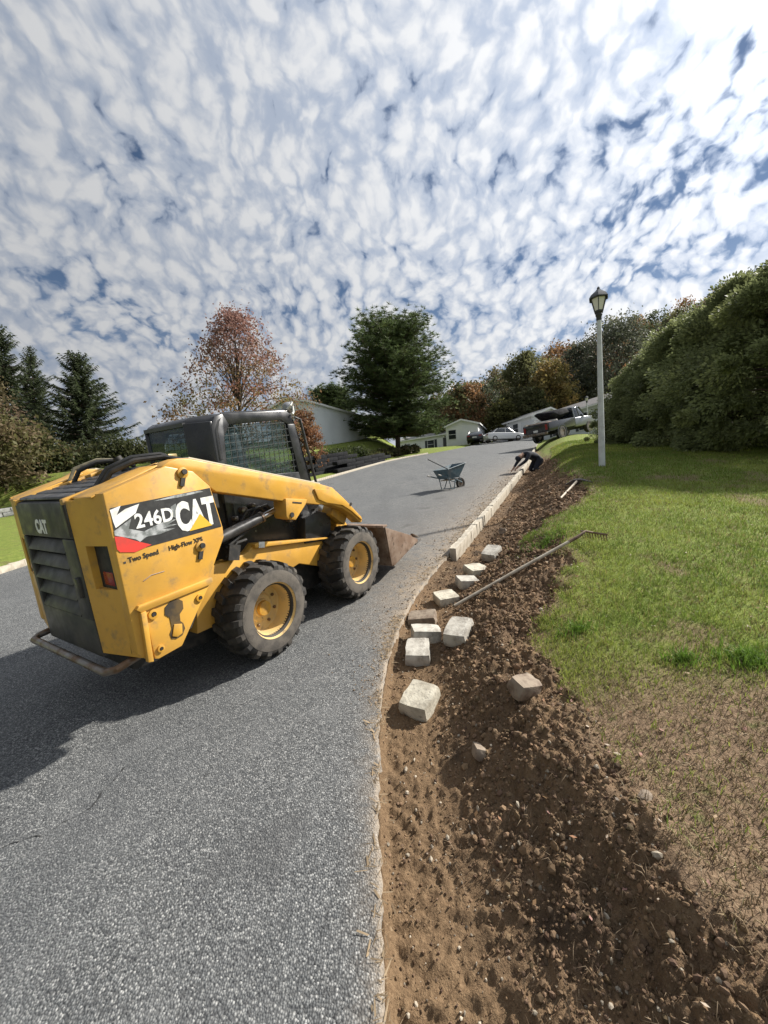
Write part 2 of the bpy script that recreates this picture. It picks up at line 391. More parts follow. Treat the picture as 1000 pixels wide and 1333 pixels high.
def ground_mat():
    m, k, o = new_mat('lawn_and_soil')
    tcn = k('ShaderNodeTexCoord').outputs['Object']
    soil = k('ShaderNodeAttribute', attribute_name='soil').outputs['Fac']
    that = k('ShaderNodeAttribute', attribute_name='thatch').outputs['Fac']
    n1 = k.noise(tcn, 1.3, 4, .6); n2 = k.noise(tcn, 9, 5, .65); n3 = k.noise(tcn, 70, 4, .7); n4 = k.noise(tcn, 4, 4, .6)
    g = k.mix(k.ss(n2, .3, .7), (.14, .19, .038), (.235, .27, .06))
    g = k.mix(k.ss(n4, .52, .72), g, (.17, .155, .06))
    g = k.mix(k.math('MULTIPLY', k.ss(n3, .4, .7), .5), g, (.04, .055, .014))
    th = k.mix(k.ss(n3, .3, .7), (.125, .083, .052), (.27, .19, .122))
    th = k.mix(k.ss(n2, .55, .75), th, (.10, .115, .035))
    s = k.mix(k.ss(n2, .3, .72), (.074, .048, .029), (.165, .108, .063))
    s = k.mix(k.ss(n1, .42, .68), s, (.20, .13, .073))
    s = k.mix(k.math('MULTIPLY', k.ss(n3, .45, .75), .5), s, (.25, .18, .115))
    s = k.mix(k.ss(k.noise(tcn, 2.6, 3, .5), .56, .72), s, (.060, .042, .028))
    s = k.mix(k.math('MULTIPLY', k('ShaderNodeAttribute', attribute_name='trench').outputs['Fac'], .75), s, k.mix(k.ss(n3, .35, .7), (.135, .087, .049), (.225, .150, .085)))
    c = k.mix(that, g, th); c = k.mix(soil, c, s)
    p = k('ShaderNodeBsdfPrincipled', {'Base Color': c, 'Roughness': .95}); p.inputs['Specular IOR Level'].default_value = .15
    hgt = k.math('ADD', k.noise(tcn, 45, 5, .7), k.math('MULTIPLY', k.noise(tcn, 160, 3, .6), .4))
    b = k('ShaderNodeBump', {'Height': hgt, 'Strength': .8, 'Distance': .02})
    m.node_tree.links.new(b.outputs[0], p.inputs['Normal']); m.node_tree.links.new(p.outputs[0], o.inputs[0]); return m
m_ground = ground_mat()
tag(np_mesh('ground', np.stack([X, Y, Z], -1).reshape(-1, 3), F, m_ground, smooth=True, attrs={'soil': np.zeros(X.size), 'thatch': np.zeros(X.size), 'trench': np.zeros(X.size)}), kind='structure')

# fine verge: soil bank + lawn, split into two objects along the edge of the sod
ys = [.15]
while ys[-1] < 27: ys.append(ys[-1] + max(.0062, .0085 * ys[-1] ** 1.08))
ys = np.array(ys)
ds = [-.13]
while ds[-1] < 14: ds.append(ds[-1] + (.0085 if ds[-1] < 2.0 else .0085 + .045 * (ds[-1] - 2.0)))
ds = np.array(ds)
Dm, Ym = np.meshgrid(ds, ys)
Xm = xr(Ym) + Dm / np.interp(Ym, _yy, _rc)
Zm = H(Xm, Ym)
Zm = np.where(Dm < 0.0, Zm - .03 - .25 * np.clip(-Dm, 0, .12), Zm)
SM = soilmask(Xm, Ym)
def thatchmask(x, y):
    d = dright(x, y)
    t = 1 - sstep(1.6, 2.4, y + 1.1 * (fbm(x * 1.1, y * 1.1, 77, 3) - .5) + .18 * (d - 2))
    t2 = (1 - sstep(0, .45, d - dbound(x, y))) * .75 * (fbm(x * 5, y * 5, 78, 3) > .42)
    t3 = sstep(.64, .76, fbm(x * 1.7, y * 1.7, 79, 4)) * .7
    return np.clip(np.maximum(np.maximum(t, t2), t3), 0, 1)
TH = thatchmask(Xm, Ym)
TRm = (1 - sstep(.22, .62, Dm + .3 * (fbm(Xm * 4, Ym * 4, 15, 3) - .5))) * (1 - sstep(2.6, 4.2, Ym))
ny, nx = Xm.shape
idx = np.arange(nx * ny).reshape(ny, nx)
F = np.stack([idx[:-1, :-1], idx[:-1, 1:], idx[1:, 1:], idx[1:, :-1]], -1).reshape(-1, 4)
fs = SM.ravel()[F].mean(1) > .5
V = np.stack([Xm, Ym, Zm], -1).reshape(-1, 3)
for nm, sel in (('soil_bank', fs), ('lawn', ~fs)):
    f = F[sel]; u, inv = np.unique(f, return_inverse=True)
    tag(np_mesh(nm, V[u], inv.reshape(-1, 4), m_ground, smooth=True, attrs={'soil': SM.ravel()[u], 'thatch': TH.ravel()[u], 'trench': TRm.ravel()[u]}), kind='structure')

# road
def asphalt_mat():
    m, k, o = new_mat('asphalt')
    tcn = k('ShaderNodeTexCoord').outputs['Object']
    dust = k('ShaderNodeAttribute', attribute_name='dust').outputs['Fac']
    v = k('ShaderNodeTexVoronoi', {'Vector': tcn, 'Scale': 130.0}, feature='F1')
    rc = k('ShaderNodeSeparateColor', {0: v.outputs['Color']}).outputs[0]
    v2 = k('ShaderNodeTexVoronoi', {'Vector': tcn, 'Scale': 190.0}, feature='F1')
    rc2 = k('ShaderNodeSeparateColor', {0: v2.outputs['Color']}).outputs[1]
    big = k.noise(tcn, .55, 4, .6); md = k.noise(tcn, 3.5, 5, .65)
    cr = k('ShaderNodeValToRGB', {0: rc}); e = cr.color_ramp
    e.elements[0].position = 0; e.elements[0].color = (.040, .042, .044, 1)
    e.elements[1].position = 1; e.elements[1].color = (.40, .40, .385, 1)
    for p_, c_ in ((.35, (.10, .105, .107, 1)), (.68, (.155, .16, .16, 1)), (.86, (.245, .248, .243, 1))):
        q = e.elements.new(p_); q.color = c_
    c = k.mix(k.math('MULTIPLY', k.ss(rc2, .72, .95), .55), cr.outputs[0], (.30, .30, .285))
    c = k.mix(k.ss(v.outputs['Distance'], .32, .75, 0.0, .65), c, (.035, .036, .038))
    c = k.mix(k.ss(big, .35, .7, .0, .35), c, (.10, .105, .11))
    c = k.mix(k.ss(md, .45, .75, .0, .30), c, (.19, .192, .19))
    strk = k.noise(k('ShaderNodeMapping', {'Vector': tcn, 'Rotation': (0, 0, R_(8)), 'Scale': (1.6, .18, 1)}).outputs[0], 1.0, 3, .5)
    c = k.mix(k.ss(strk, .5, .68, 0.0, .28), c, (.075, .078, .082))
    c = k.mix(k.ss(k.noise(tcn, 1.7, 3, .5), .63, .70, 0.0, .45), c, (.055, .056, .058))
    dm = k.math('MULTIPLY', dust, k.ss(k.noise(tcn, 11, 5, .7), .22, .60))
    c = k.mix(k.math('MULTIPLY', dm, .85), c, (.33, .265, .195))
    p = k('ShaderNodeBsdfPrincipled', {'Base Color': c, 'Roughness': .85}); p.inputs['Specular IOR Level'].default_value = .3
    hh = k.math('ADD', k.math('MULTIPLY', v.outputs['Distance'], -1.0), k.math('MULTIPLY', k.noise(tcn, 30, 3), .4))
    b = k('ShaderNodeBump', {'Height': hh, 'Strength': .7, 'Distance': .006})
    m.node_tree.links.new(b.outputs[0], p.inputs['Normal']); m.node_tree.links.new(p.outputs[0], o.inputs[0]); return m
m_asph = asphalt_mat()
ry = np.concatenate([np.arange(-20, .2, .5), np.geomspace(.25, 62, 900)])
ft = np.concatenate([np.linspace(0, .9, 40), np.linspace(.905, 1, 40)])
Yr, Tr = np.meshgrid(ry, ft, indexing='ij')
rag = .020 * (fbm(ry * 5, ry * 0 + 2, 91, 3) - .5) + .022 * (fbm(ry * 22, ry * 0 + 5, 92, 2) - .5)
Xr = xl(Yr) * (1 - Tr) + (xr(Yr) + rag[:, None]) * Tr
Zr = base(Xr, Yr) + .004 * (fbm(Xr * .8, Yr * .8, 93, 2) - .5)
dd = -dright(Xr, Yr)
dust = np.exp(-np.clip(dd, 0, 9) / np.interp(Yr, [0, 3, 4.5, 7, 14, 20, 30], [.03, .06, .42, .60, .75, .6, .2])) * np.interp(Yr, [0, 2.5, 4, 6, 15, 30], [.8, .95, 1.1, 1.0, .85, .3])
nR, nC = Xr.shape
top = np.stack([Xr, Yr, Zr], -1).reshape(-1, 3)
sk = np.stack([Xr[:, -1] + .012, Yr[:, -1], Zr[:, -1] - .11], -1)          # broken edge of the pavement
V = np.concatenate([top, sk])
idx = np.arange(nR * nC).reshape(nR, nC)
F1 = np.stack([idx[:-1, :-1], idx[:-1, 1:], idx[1:, 1:], idx[1:, :-1]], -1).reshape(-1, 4)
si = np.arange(nR) + nR * nC
F2 = np.stack([idx[:-1, -1], si[:-1], si[1:], idx[1:, -1]], -1)
road = tag(np_mesh('road', V, np.concatenate([F1, F2]), m_asph, smooth=True, attrs={'dust': np.concatenate([dust.ravel(), np.full(nR, .9)])}), kind='structure')
m_crack = M('crack_tar', (.02, .02, .02), .95)
def crack(pts, wd):
    pts = np.array(pts); t = np.linspace(0, len(pts) - 1, 90)
    x = np.interp(t, range(len(pts)), pts[:, 0]) + .03 * (fbm(t * 6, t * 0, 3, 3) - .5)
    y = np.interp(t, range(len(pts)), pts[:, 1]) + .03 * (fbm(t * 6, t * 0 + 9, 4, 3) - .5)
    ww = wd * (.25 + 1.2 * vnoise(t * 5, t * 0, 8))
    V = np.concatenate([np.stack([x - ww * .6, y - ww, base(x, y) + .0035], -1), np.stack([x + ww * .6, y + ww, base(x, y) + .0035], -1)])
    k = len(t); i = np.arange(k - 1)
    np_mesh('crack', V, np.stack([i, i + 1, i + 1 + k, i + k], -1), m_crack, road)
def rp(a, b): p = at(a, b, 1) - np.array([0, 0, CAMZ]); s_ = CAMZ / (-p[2] + .0453 * p[0] + .1286 * p[1]); return p[0] * s_, p[1] * s_
crack([rp(-20, 1112), rp(60, 1085), rp(120, 1050), rp(160, 1000), rp(230, 960), rp(320, 915)], .0035)

# ------------------------------------------------------------------ skid steer loader
def text_part(name, body, mat, parent, origin, size, rot, extrude=.0012, bold=0.0, sx=1.0, shear=0.0):
    cu = bpy.data.curves.new(name, 'FONT'); cu.body = body; cu.size = size; cu.extrude = extrude; cu.offset = bold; cu.shear = shear; cu.resolution_u = 3
    tmp = bpy.data.objects.new(name, cu); col.objects.link(tmp)
    me = bpy.data.meshes.new_from_object(tmp.evaluated_get(bpy.context.evaluated_depsgraph_get()))
    bpy.data.objects.remove(tmp)
    o = link(name, me, mat, parent); o.location = origin; o.rotation_euler = rot; o.scale = (sx, 1, 1)
    return o
RZ = [np.array([0.52587873, 0.83864793, 0.13161004]), np.array([-0.84773021, 0.52696335, 0.02937895]), np.array([-0.04484063, -0.12737622, 0.99084036])]
loader = empty('skid_steer_loader')
mm = Matrix.Identity(4)
for j in range(3):
    for i in range(3): mm[i][j] = RZ[j][i]
mm[0][3], mm[1][3], mm[2][3] = -1.57849421, 3.54485676, -1.24872761 + CAMZ + .004
loader.matrix_world = mm
tag(loader, 'yellow and black skid steer loader parked on the road with its bucket lowered', 'loader')
L = loader
WB, WZ, WR = 1.211, .385, .385

# wheels
def make_tyre_mesh():
    b = B()
    prof = [(.222, -.142), (.25, -.150), (.30, -.152), (.335, -.146), (.352, -.130), (.358, -.10), (.362, 0), (.358, .10), (.352, .130), (.335, .146), (.30, .152), (.25, .150), (.222, .142), (.20, .12), (.20, -.12)]
    b.lathe(prof, k=64, closed=True)
    nl = 19
    for s in (-1, 1):
        for i in range(nl):
            a0 = 2 * math.pi * (i + (.5 if s > 0 else 0)) / nl
            pts = []
            for (yy, da, wd) in ((.012, .10, .052), (.075, .035, .056), (.128, .0, .060), (.150, -.012, .056)):
                ro = {.012: .388, .075: .387, .128: .380, .150: .352}[yy]
                ri = {.012: .350, .075: .350, .128: .345, .150: .312}[yy]
                pts.append((yy * s, a0 + da, wd / 2 / .37, ri, ro))
            vs = []
            for (yy, a, hw, ri, ro) in pts:
                vs.append([b.bm.verts.new((r * math.cos(a + t), yy, r * math.sin(a + t))) for r, t in ((ri, -hw), (ro, -hw * .8), (ro, hw * .8), (ri, hw))])
            fs_ = []
            for p, q in zip(vs, vs[1:]):
                for j in range(3): fs_.append(b.bm.faces.new((p[j], p[j + 1], q[j + 1], q[j])))
            fs_.append(b.bm.faces.new(vs[0])); fs_.append(b.bm.faces.new(vs[-1]))
            bmesh.ops.recalc_face_normals(b.bm, faces=fs_)
    return b.mesh('tyre', ang=35)
tyre_me = make_tyre_mesh(); tyre_me.materials.append(m_tyre)
sw = B().lathe([(.224, -.1535), (.262, -.1555), (.300, -.1555), (.318, -.1515), (.318, -.149), (.224, -.150)], k=64, closed=True).mesh('sidewall_band'); sw.materials.append(m_side)
rim_me = B().lathe([(.232, -.150), (.232, -.142), (.216, -.138), (.205, -.120), (.196, -.06), (.190, .02), (.182, .028), (.12, .030), (.105, .018), (.075, .016), (.07, .0), (.0001, .0), (.0001, .05), (.19, .06), (.215, .14), (.20, .14), (.2, -.1), (.222, -.15)], k=56, closed=True).mesh('wheel', ang=30)
rim_me.materials.append(m_rim)
bolt_me = B().lathe([(.013, 0), (.013, -.016), (.008, -.020), (.0001, -.020)], k=6).mesh('wheel_bolt'); bolt_me.materials.append(m_steel)
hubc_me = B().lathe([(.062, 0.0), (.058, -.03), (.03, -.034), (.0001, -.034)], k=24).mesh('hub_cap'); hubc_me.materials.append(m_yel_d)
for (wx, s) in ((0, -1), (WB, -1), (0, 1), (WB, 1)):
    wh = link('wheel', rim_me, None, L); wh.location = (wx, s * .665, WZ); wh.rotation_euler = (0, random.uniform(0, 6), 0 if s < 0 else math.pi)
    link('tyre', tyre_me, None, wh); link('sidewall_band', sw, None, wh); link('hub_cap', hubc_me, None, wh)
    for i in range(8):
        bo = link('wheel_bolt', bolt_me, None, wh); a = 2 * math.pi * i / 8
        bo.location = (.145 * math.cos(a), .030, .145 * math.sin(a))

def mir(bfun, name, mat, bev=0.0, parent=L, ang=40):
    for s in (-1, 1):
        b = B(); bfun(b, s)
        if bev: b.bevel(bev)
        b.build(name, mat, parent, ang=ang)
def pr(b, pts, y0, y1, s): b.prism(pts, s * y0, s * y1)

# main frame
b = B(); b.prism([(-.90, .30), (-.2, .20), (1.25, .20), (1.42, .36), (1.42, .62), (1.0, .70), (.10, .78), (-.5, .62), (-.90, .62)], -.42, .42); b.bevel(.012)
b.build('lower_frame', m_dark, L)
mir(lambda b, s: pr(b, [(-.50, .38), (-.10, .36), (.20, .50), (.60, .55), (.95, .40), (1.16, .38), (1.16, .66), (1.02, .70), (.13, .885), (.05, .83), (-.12, .82), (-.42, .84)], .42, .535, s), 'chain_case', m_yel, .008)
mir(lambda b, s: pr(b, [(.10, .855), (1.02, .685), (1.02, .70), (.13, .89), (.10, .885)], .535, .575, s), 'fender_lip', m_yel, .003)
# rear towers: outer side panels with the model sticker
side = [(-.985, .53), (-.93, .46), (-.72, .455), (-.46, .80), (-.31, 1.02), (-.283, 1.06), (-.278, 1.13), (-.318, 1.43), (-.42, 1.545), (-.60, 1.60), (-.972, 1.49)]
mir(lambda b, s: pr(b, side, .66, .738, s), 'side_panel', m_yel, .008)
mir(lambda b, s: pr(b, [(-.985, .52), (-.60, .50), (-.40, .80), (-.33, 1.4), (-.60, 1.56), (-.972, 1.485)], .40, .66, s), 'tower_core', m_dark)
# rear posts with lamp recess (frame of boxes round the opening)
def rear_post(b, s):                         # chamfered corner: the post falls away from the door to the side
    oy0, oy1, oz0, oz1 = .485, .668, .925, 1.19
    xf = lambda y: -1.035 + (y - .405) * .20
    for (ya, yc, za, zc) in ((.405, oy0, .50, 1.462), (oy1, .736, .50, 1.49), (oy0, oy1, .50, oz0), (oy0, oy1, oz1, 1.475)):
        b.prism([(xf(ya), s * ya), (xf(yc), s * yc), (xf(yc) + .05, s * yc), (xf(ya) + .05, s * ya)], za, zc, 'z')
mir(rear_post, 'rear_post', m_yel)
mir(lambda b, s: b.box((-.945, s * .575, 1.06), (.02, .23, .30)), 'lamp_recess', m_dark)
mir(lambda b, s: b.box((-.968, s * .585, .985), (.03, .12, .085)), 'tail_lamp', m_lamp_r, .008)
# top caps of the towers slope up towards the cab
mir(lambda b, s: b.prism([(-1.0, 1.468), (-.60, 1.600), (-.60, 1.612), (-1.0, 1.478)], s * .40, s * .655), 'tower_cap', m_yel, .004)
# lower access plate with tie-down opening
lp = [(-.955, .47), (-.885, .452), (-.735, .458), (-.452, .80), (-.452, .815), (-.935, .815), (-.952, .79)]
def plate(b, s):
    pr(b, [(-.952, .80), (-.935, .818), (-.448, .818), (-.448, .79), (-.47, .775), (-.93, .775)], .738, .766, s)
    pr(b, [(-.955, .47), (-.925, .46), (-.905, .775), (-.935, .775)], .738, .772, s)
    out_ = [(-.905, .775), (-.907, .462), (-.885, .452), (-.735, .458), (-.47, .775)]
    pr(b, out_, .738, .752, s)
mir(plate, 'access_plate', m_yel, .003)
keyh = [(-.79, .745), (-.80, .70), (-.775, .67), (-.775, .60), (-.795, .57), (-.79, .535), (-.76, .52), (-.72, .525), (-.695, .56), (-.70, .60), (-.715, .62), (-.71, .665), (-.68, .69), (-.675, .74), (-.70, .765), (-.75, .77)]
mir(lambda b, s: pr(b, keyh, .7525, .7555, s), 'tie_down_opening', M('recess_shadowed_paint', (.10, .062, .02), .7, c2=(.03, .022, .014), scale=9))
mir(lambda b, s: pr(b, [(-.785, .55), (-.755, .53), (-.72, .54), (-.71, .60), (-.76, .62)], .7556, .762, s), 'tie_down_hook', m_yel_d, .003)
for (x, z, r) in ((-.865, .735, .030), (-.56, .715, .026), (-.865, .51, .022)):
    mir(lambda b, s, x=x, z=z, r=r: b.lathe([(r, 0), (r, s * .012), (r * .55, s * .014), (r * .5, s * .006), (.0001, s * .006)], c=(x, s * .752, z), k=20), 'bolt_boss', m_yel_d)
    mir(lambda b, s, x=x, z=z, r=r: b.lathe([(r * .42, 0), (r * .42, s * .012), (.0001, s * .012)], c=(x, s * .756, z), k=8), 'bolt', m_dark)
# pivot pins with their keeper plates
for (x, z) in ((-.50, 1.545), (-.475, 1.045)):
    mir(lambda b, s, x=x, z=z: b.lathe([(.036, 0), (.036, s * .012), (.022, s * .016), (.0001, s * .016)], c=(x, s * .738, z), k=20), 'pivot_pin', m_yel_d)
    mir(lambda b, s, x=x, z=z: (b.lathe([(.018, 0), (.018, s * .012), (.0001, s * .012)], c=(x + .004, s * .7545, z + .006), k=12), b.box((x - .012, s * .745, z - .055), (.028, .012, .06), (0, .35, 0))), 'pin_keeper', m_dark)
# lift arms
arm = [(-.62, 1.598), (-.56, 1.628), (-.50, 1.640), (-.43, 1.632), (.83, 1.275), (1.0, 1.215), (1.165, 1.075), (1.425, .83), (1.43, .775), (1.40, .765), (1.27, .88), (1.13, .975), (.94, 1.055), (.76, 1.092), (.575, 1.14), (.35, 1.20), (.115, 1.27), (-.276, 1.385), (-.318, 1.425), (-.42, 1.54)]
mir(lambda b, s: pr(b, arm, .60, .730, s), 'lift_arm', m_yel, .009)
mir(lambda b, s: pr(b, [(-.43, 1.634), (.83, 1.277), (.84, 1.283), (-.42, 1.641)], .61, .722, s), 'arm_top_strip', M('bare_edge', (.62, .56, .42), .5))
mir(lambda b, s: pr(b, [(.345, 1.225), (.60, 1.17), (.575, 1.13), (.445, 1.035), (.425, 1.02), (.335, 1.055), (.325, 1.075)], .60, .752, s), 'arm_bracket', m_yel, .006)
mir(lambda b, s: b.lathe([(.022, 0), (.022, s * .01), (.0001, s * .01)], c=(.385, s * .752, 1.075), k=14), 'bracket_pin', m_dark)
mir(lambda b, s: b.box((.47, s * .7535, 1.165), (.11, .004, .012), (0, R_(14), 0)), 'bracket_slot', m_dark)
mir(lambda b, s: pr(b, [(.72, 1.245), (1.0, 1.19), (1.16, 1.06), (1.40, .83), (1.41, .79), (1.24, .93), (1.10, 1.02), (.86, 1.09), (.76, 1.14)], .731, .748, s), 'arm_knee_plate', m_yel, .004)
mir(lambda b, s: b.lathe([(.016, 0), (.016, s * .008), (.0001, s * .008)], c=(1.235, s * .748, 1.005), k=12), 'knee_bolt', m_dark)
mir(lambda b, s: pr(b, [(1.20, .93), (1.41, .80), (1.56, .55), (1.60, .28), (1.48, .26), (1.44, .52), (1.30, .74), (1.12, .86)], .34, .50, s), 'arm_leg', m_yel, .01)
mir(lambda b, s: b.box((1.19, s * .55, .90), (.26, .14, .12), (0, R_(38), 0)), 'arm_elbow', m_yel_d, .01)
b = B().tube([(1.30, -.5, .72), (1.30, .5, .72)], .055, 16); b.build('arm_cross_tube', m_yel, L)
# coupler and tilt cylinders
b = B(); b.box((1.63, 0, .42), (.09, 1.1, .42), (0, R_(-4), 0)); b.bevel(.012); b.build('coupler', m_blk, L)
mir(lambda b, s: b.tube([(1.22, s * .28, .98), (1.44, s * .28, .74)], .038, 12), 'tilt_cylinder', m_blk)
mir(lambda b, s: b.tube([(1.44, s * .28, .74), (1.60, s * .28, .57)], .02, 10), 'tilt_rod', m_chrome)
# lift cylinders, links and the dark space below the arms
mir(lambda b, s: b.tube([(-.36, s * .60, 1.005), (.18, s * .60, 1.095)], .043, 18), 'lift_cylinder', m_blk)
mir(lambda b, s: b.tube([(.18, s * .60, 1.095), (.40, s * .60, 1.132)], .026, 14), 'lift_rod', m_chrome)
mir(lambda b, s: b.tube([(.17, s * .60, 1.093), (.195, s * .60, 1.098)], .048, 18), 'cylinder_gland', m_steel)
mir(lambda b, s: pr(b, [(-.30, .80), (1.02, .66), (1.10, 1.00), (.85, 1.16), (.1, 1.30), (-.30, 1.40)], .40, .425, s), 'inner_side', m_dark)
mir(lambda b, s: pr(b, [(.70, .72), (1.08, .66), (1.12, .92), (.92, 1.0), (.74, .96)], .44, .56, s), 'front_stanchion', m_blk, .01)
mir(lambda b, s: (b.box((-.12, s * .55, .885), (.10, .10, .12), (0, .3, 0)), b.tube([(-.16, s * .56, .93), (-.05, s * .58, .99), (.06, s * .57, 1.02)], .018, 8), b.tube([(-.18, s * .57, .86), (-.08, s * .59, .95), (.02, s * .58, .95)], .012, 8)), 'hydraulic_fitting', m_dark)
mir(lambda b, s: [b.tube([(x0, s * .50, 1.05), (x0 + .10, s * .52, 1.16), (x0 + .25, s * .50, 1.17), (x0 + .36, s * .47, 1.08)], .012, 8) for x0 in (.02, .10, .50)], 'arm_hose', m_hose)
for (x, z, r) in ((.12, 1.17, .03), (.22, 1.19, .022), (.03, 1.12, .02), (.62, .98, .03)):
    mir(lambda b, s, x=x, z=z, r=r: b.lathe([(r, 0), (r, s * .05), (r * .5, s * .06), (.0001, s * .06)], c=(x, s * .45, z), k=10), 'fitting', m_steel)
b = B(); b.box((.155, -.545, .985), (.012, .004, .012)); b.build('bolt', m_steel, L)
mir(lambda b, s: b.box((.165, s * .578, .865), (.06, .004, .05), (0, .22, 0)), 'warning_sticker', m_white)
# rear door with louvres
b = B()
b.box((-1.02, 0, 1.345), (.045, .80, .225)); b.box((-1.02, 0, .595), (.045, .80, .25)); b.box((-1.02, .3775, .97), (.045, .045, .52)); b.box((-1.02, -.32, .97), (.045, .16, .52))
b.bevel(.008); b.build('engine_door', m_door, L)
b = B(); b.box((-.975, 0, .97), (.03, .80, .60)); b.build('radiator_screen', m_dark, L)
for i in range(5):
    z = 1.19 - i * .103
    b = B(); b.prism([(-1.048, z - .052), (-1.035, z - .056), (-.995, z + .018), (-1.006, z + .024)], -.245, .355); b.bevel(.003); b.build('louvre', m_door, L)
b = B(); b.box((-1.05, -.35, .93), (.03, .035, .13)); b.bevel(.006); b.build('door_latch', m_blk, L)
b = B(); b.box((-1.044, -.38, 1.345), (.012, .03, .19)); b.build('door_hinge', m_blk, L)
text_part('door_emblem', 'CAT', m_white, L, (-1.0436, .115, 1.262), .118, (R_(90), 0, R_(-90)), bold=.006, sx=.78)
# bumper bar
b = B().tube([(-.93, -.60, .46), (-1.06, -.60, .445), (-1.10, -.555, .44), (-1.10, .555, .44), (-1.06, .60, .445), (-.93, .60, .46)], .024, 10); b.build('rear_bumper', m_steel, L)
# hood
b = B()
b.prism([(-1.04, 1.44), (-.32, 1.59), (-.32, 1.60), (-1.03, 1.462)], -.36, .36); b.build('hood_deck', m_dark, L)
for i in range(7):
    x = -.99 + i * .095; z = 1.472 + i * .0187
    b = B(); b.prism([(x - .035, z), (x + .030, z + .010), (x + .034, z + .030), (x - .030, z + .016)], -.355, .355); b.bevel(.003); b.build('hood_slat', m_blk, L)
mir(lambda b, s: b.prism([(-1.045, 1.44), (-.45, 1.60), (-.45, 1.628), (-1.045, 1.474)], s * .36, s * .40), 'hood_rail', m_yel, .004)
b = B().tube([(-.70, .34, 1.54), (-.66, .30, 1.63), (-.56, .24, 1.68), (-.44, .16, 1.68), (-.36, .10, 1.62)], .016, 8); b.build('hose', m_hose, L)
b = B().tube([(-.72, .39, 1.53), (-.66, .37, 1.65), (-.52, .32, 1.70), (-.38, .22, 1.68), (-.30, .2, 1.6)], .013, 8); b.build('hose', M('hose_sleeve', (.24, .21, .14), .7, c2=(.12, .11, .08), scale=20), L)
for k, (dy, dz) in enumerate(((0, 0), (.035, -.015), (-.04, -.02))):
    b = B().tube([(-.80, -.30 + dy, 1.52), (-.75, -.34 + dy, 1.62 + dz), (-.62, -.40 + dy, 1.675 + dz), (-.46, -.46 + dy, 1.68 + dz), (-.38, -.52 + dy, 1.63)], .018, 8); b.build('hose', m_hose, L)
b = B(); b.box((-.40, -.47, 1.66), (.09, .05, .035), (0, 0, .4)); b.bevel(.006); b.build('hose_clamp', M('brass_fitting', (.32, .25, .12), .45, .6), L)
b = B().tube([(-.46, .02, 1.58), (-.50, .05, 1.70)], .03, 10); b.build('exhaust_stub', m_dark, L)
# cab shell
def cab_wall(b, s):
    # side frame of bars round the side window
    y0, y1 = .405, .452
    pr(b, [(-.02, .70), (.05, .70), (.065, 1.60), (.085, 1.78), (.15, 1.87), (.10, 1.955), (.02, 1.935), (-.02, 1.86)], y0, y1, s)
    pr(b, [(.10, 1.955), (.14, 1.87), (.72, 1.90), (.80, 1.86), (.90, 1.86), (.86, 1.95), (.80, 1.985)], y0, y1, s)
    pr(b, [(.90, 1.86), (.80, 1.86), (.80, 1.80), (.92, 1.0), (1.06, 1.0), (1.05, 1.15)], y0, y1, s)
    pr(b, [(.055, 1.45), (.86, 1.40), (.92, 1.0), (.90, .72), (.03, .70)], y0, y1, s)
mir(cab_wall, 'cab_side', m_cabb, .006)
b = B(); b.hull([(x, q * y, z) for (x, y, z) in ((-.145, .27, 1.885), (-.115, .26, 1.925), (-.06, .28, 1.95), (-.01, .445, 1.875), (.01, .43, 1.92), (.06, .40, 1.958), (.80, .445, 1.955), (.80, .41, 2.0), (.88, .40, 1.985), (.905, .44, 1.945)) for q in (-1, 1)]); b.bevel(.014, 2, 12); b.build('cab_roof', m_cabb, L)
mir(lambda b, s: b.tube([(.015, s * .435, 1.60), (.018, s * .432, 1.82), (.05, s * .428, 1.90), (.13, s * .425, 1.945), (.82, s * .425, 1.975)], .026, 12), 'roof_rail', m_cabb)
mir(lambda b, s: b.prism([(-.145, s * .275), (-.02, s * .45), (.03, s * .44), (-.09, s * .25)], 1.25, 1.90, 'z'), 'cab_corner_post', m_cabb, .012)
b = B(); b.box((-.122, 0, 1.893), (.045, .56, .03)); b.build('rear_header', m_cabb, L)
b = B(); b.box((-.122, 0, 1.40), (.045, .56, .28)); b.build('rear_sill', m_cabb, L)
b = B(); b.box((-.118, 0, 1.71), (.008, .52, .35)); b.build('rear_window', m_glass, L)
mir(lambda b, s: b.prism([(.06, 1.44), (.10, 1.80), (.15, 1.865), (.72, 1.895), (.79, 1.86), (.86, 1.40)], s * .412, s * .418), 'side_window', m_glass)
def mesh_screen(b, s):
    for i in range(14):
        x = .07 + i * .058; b.box((x, s * .44, 1.64), (.0045, .005, .50), (0, .05, 0))
    for i in range(8):
        z = 1.44 + i * .06; b.box((.45, s * .445, z), (.78, .005, .0045), (0, -.05, 0))
mir(mesh_screen, 'window_screen', M('screen_steel', (.05, .055, .055), .5, .3))
b = B(); b.box((.10, 0, 1.05), (.10, .50, .70), (0, -.12, 0)); b.box((.33, 0, .78), (.48, .50, .14)); b.bevel(.04, 3); b.build('seat', m_seat, L)
mir(lambda b, s: (b.tube([(.62, s * .30, .78), (.66, s * .30, 1.15), (.64, s * .28, 1.25)], .022, 8), b.box((.45, s * .31, .98), (.45, .09, .06))), 'control_lever', m_seat)
b = B(); b.box((.45, 0, .66), (1.0, .80, .05)); b.build('cab_floor', m_dark, L)
b = B(); b.box((.05, .15, 1.30), (.02, .10, .14)); b.build('headrest_label', m_white, L)
mir(lambda b, s: b.prism([(.90, .72), (1.05, .72), (1.06, 1.2), (.94, 1.2)], s * .30, s * .41), 'door_post', m_cabb, .006)
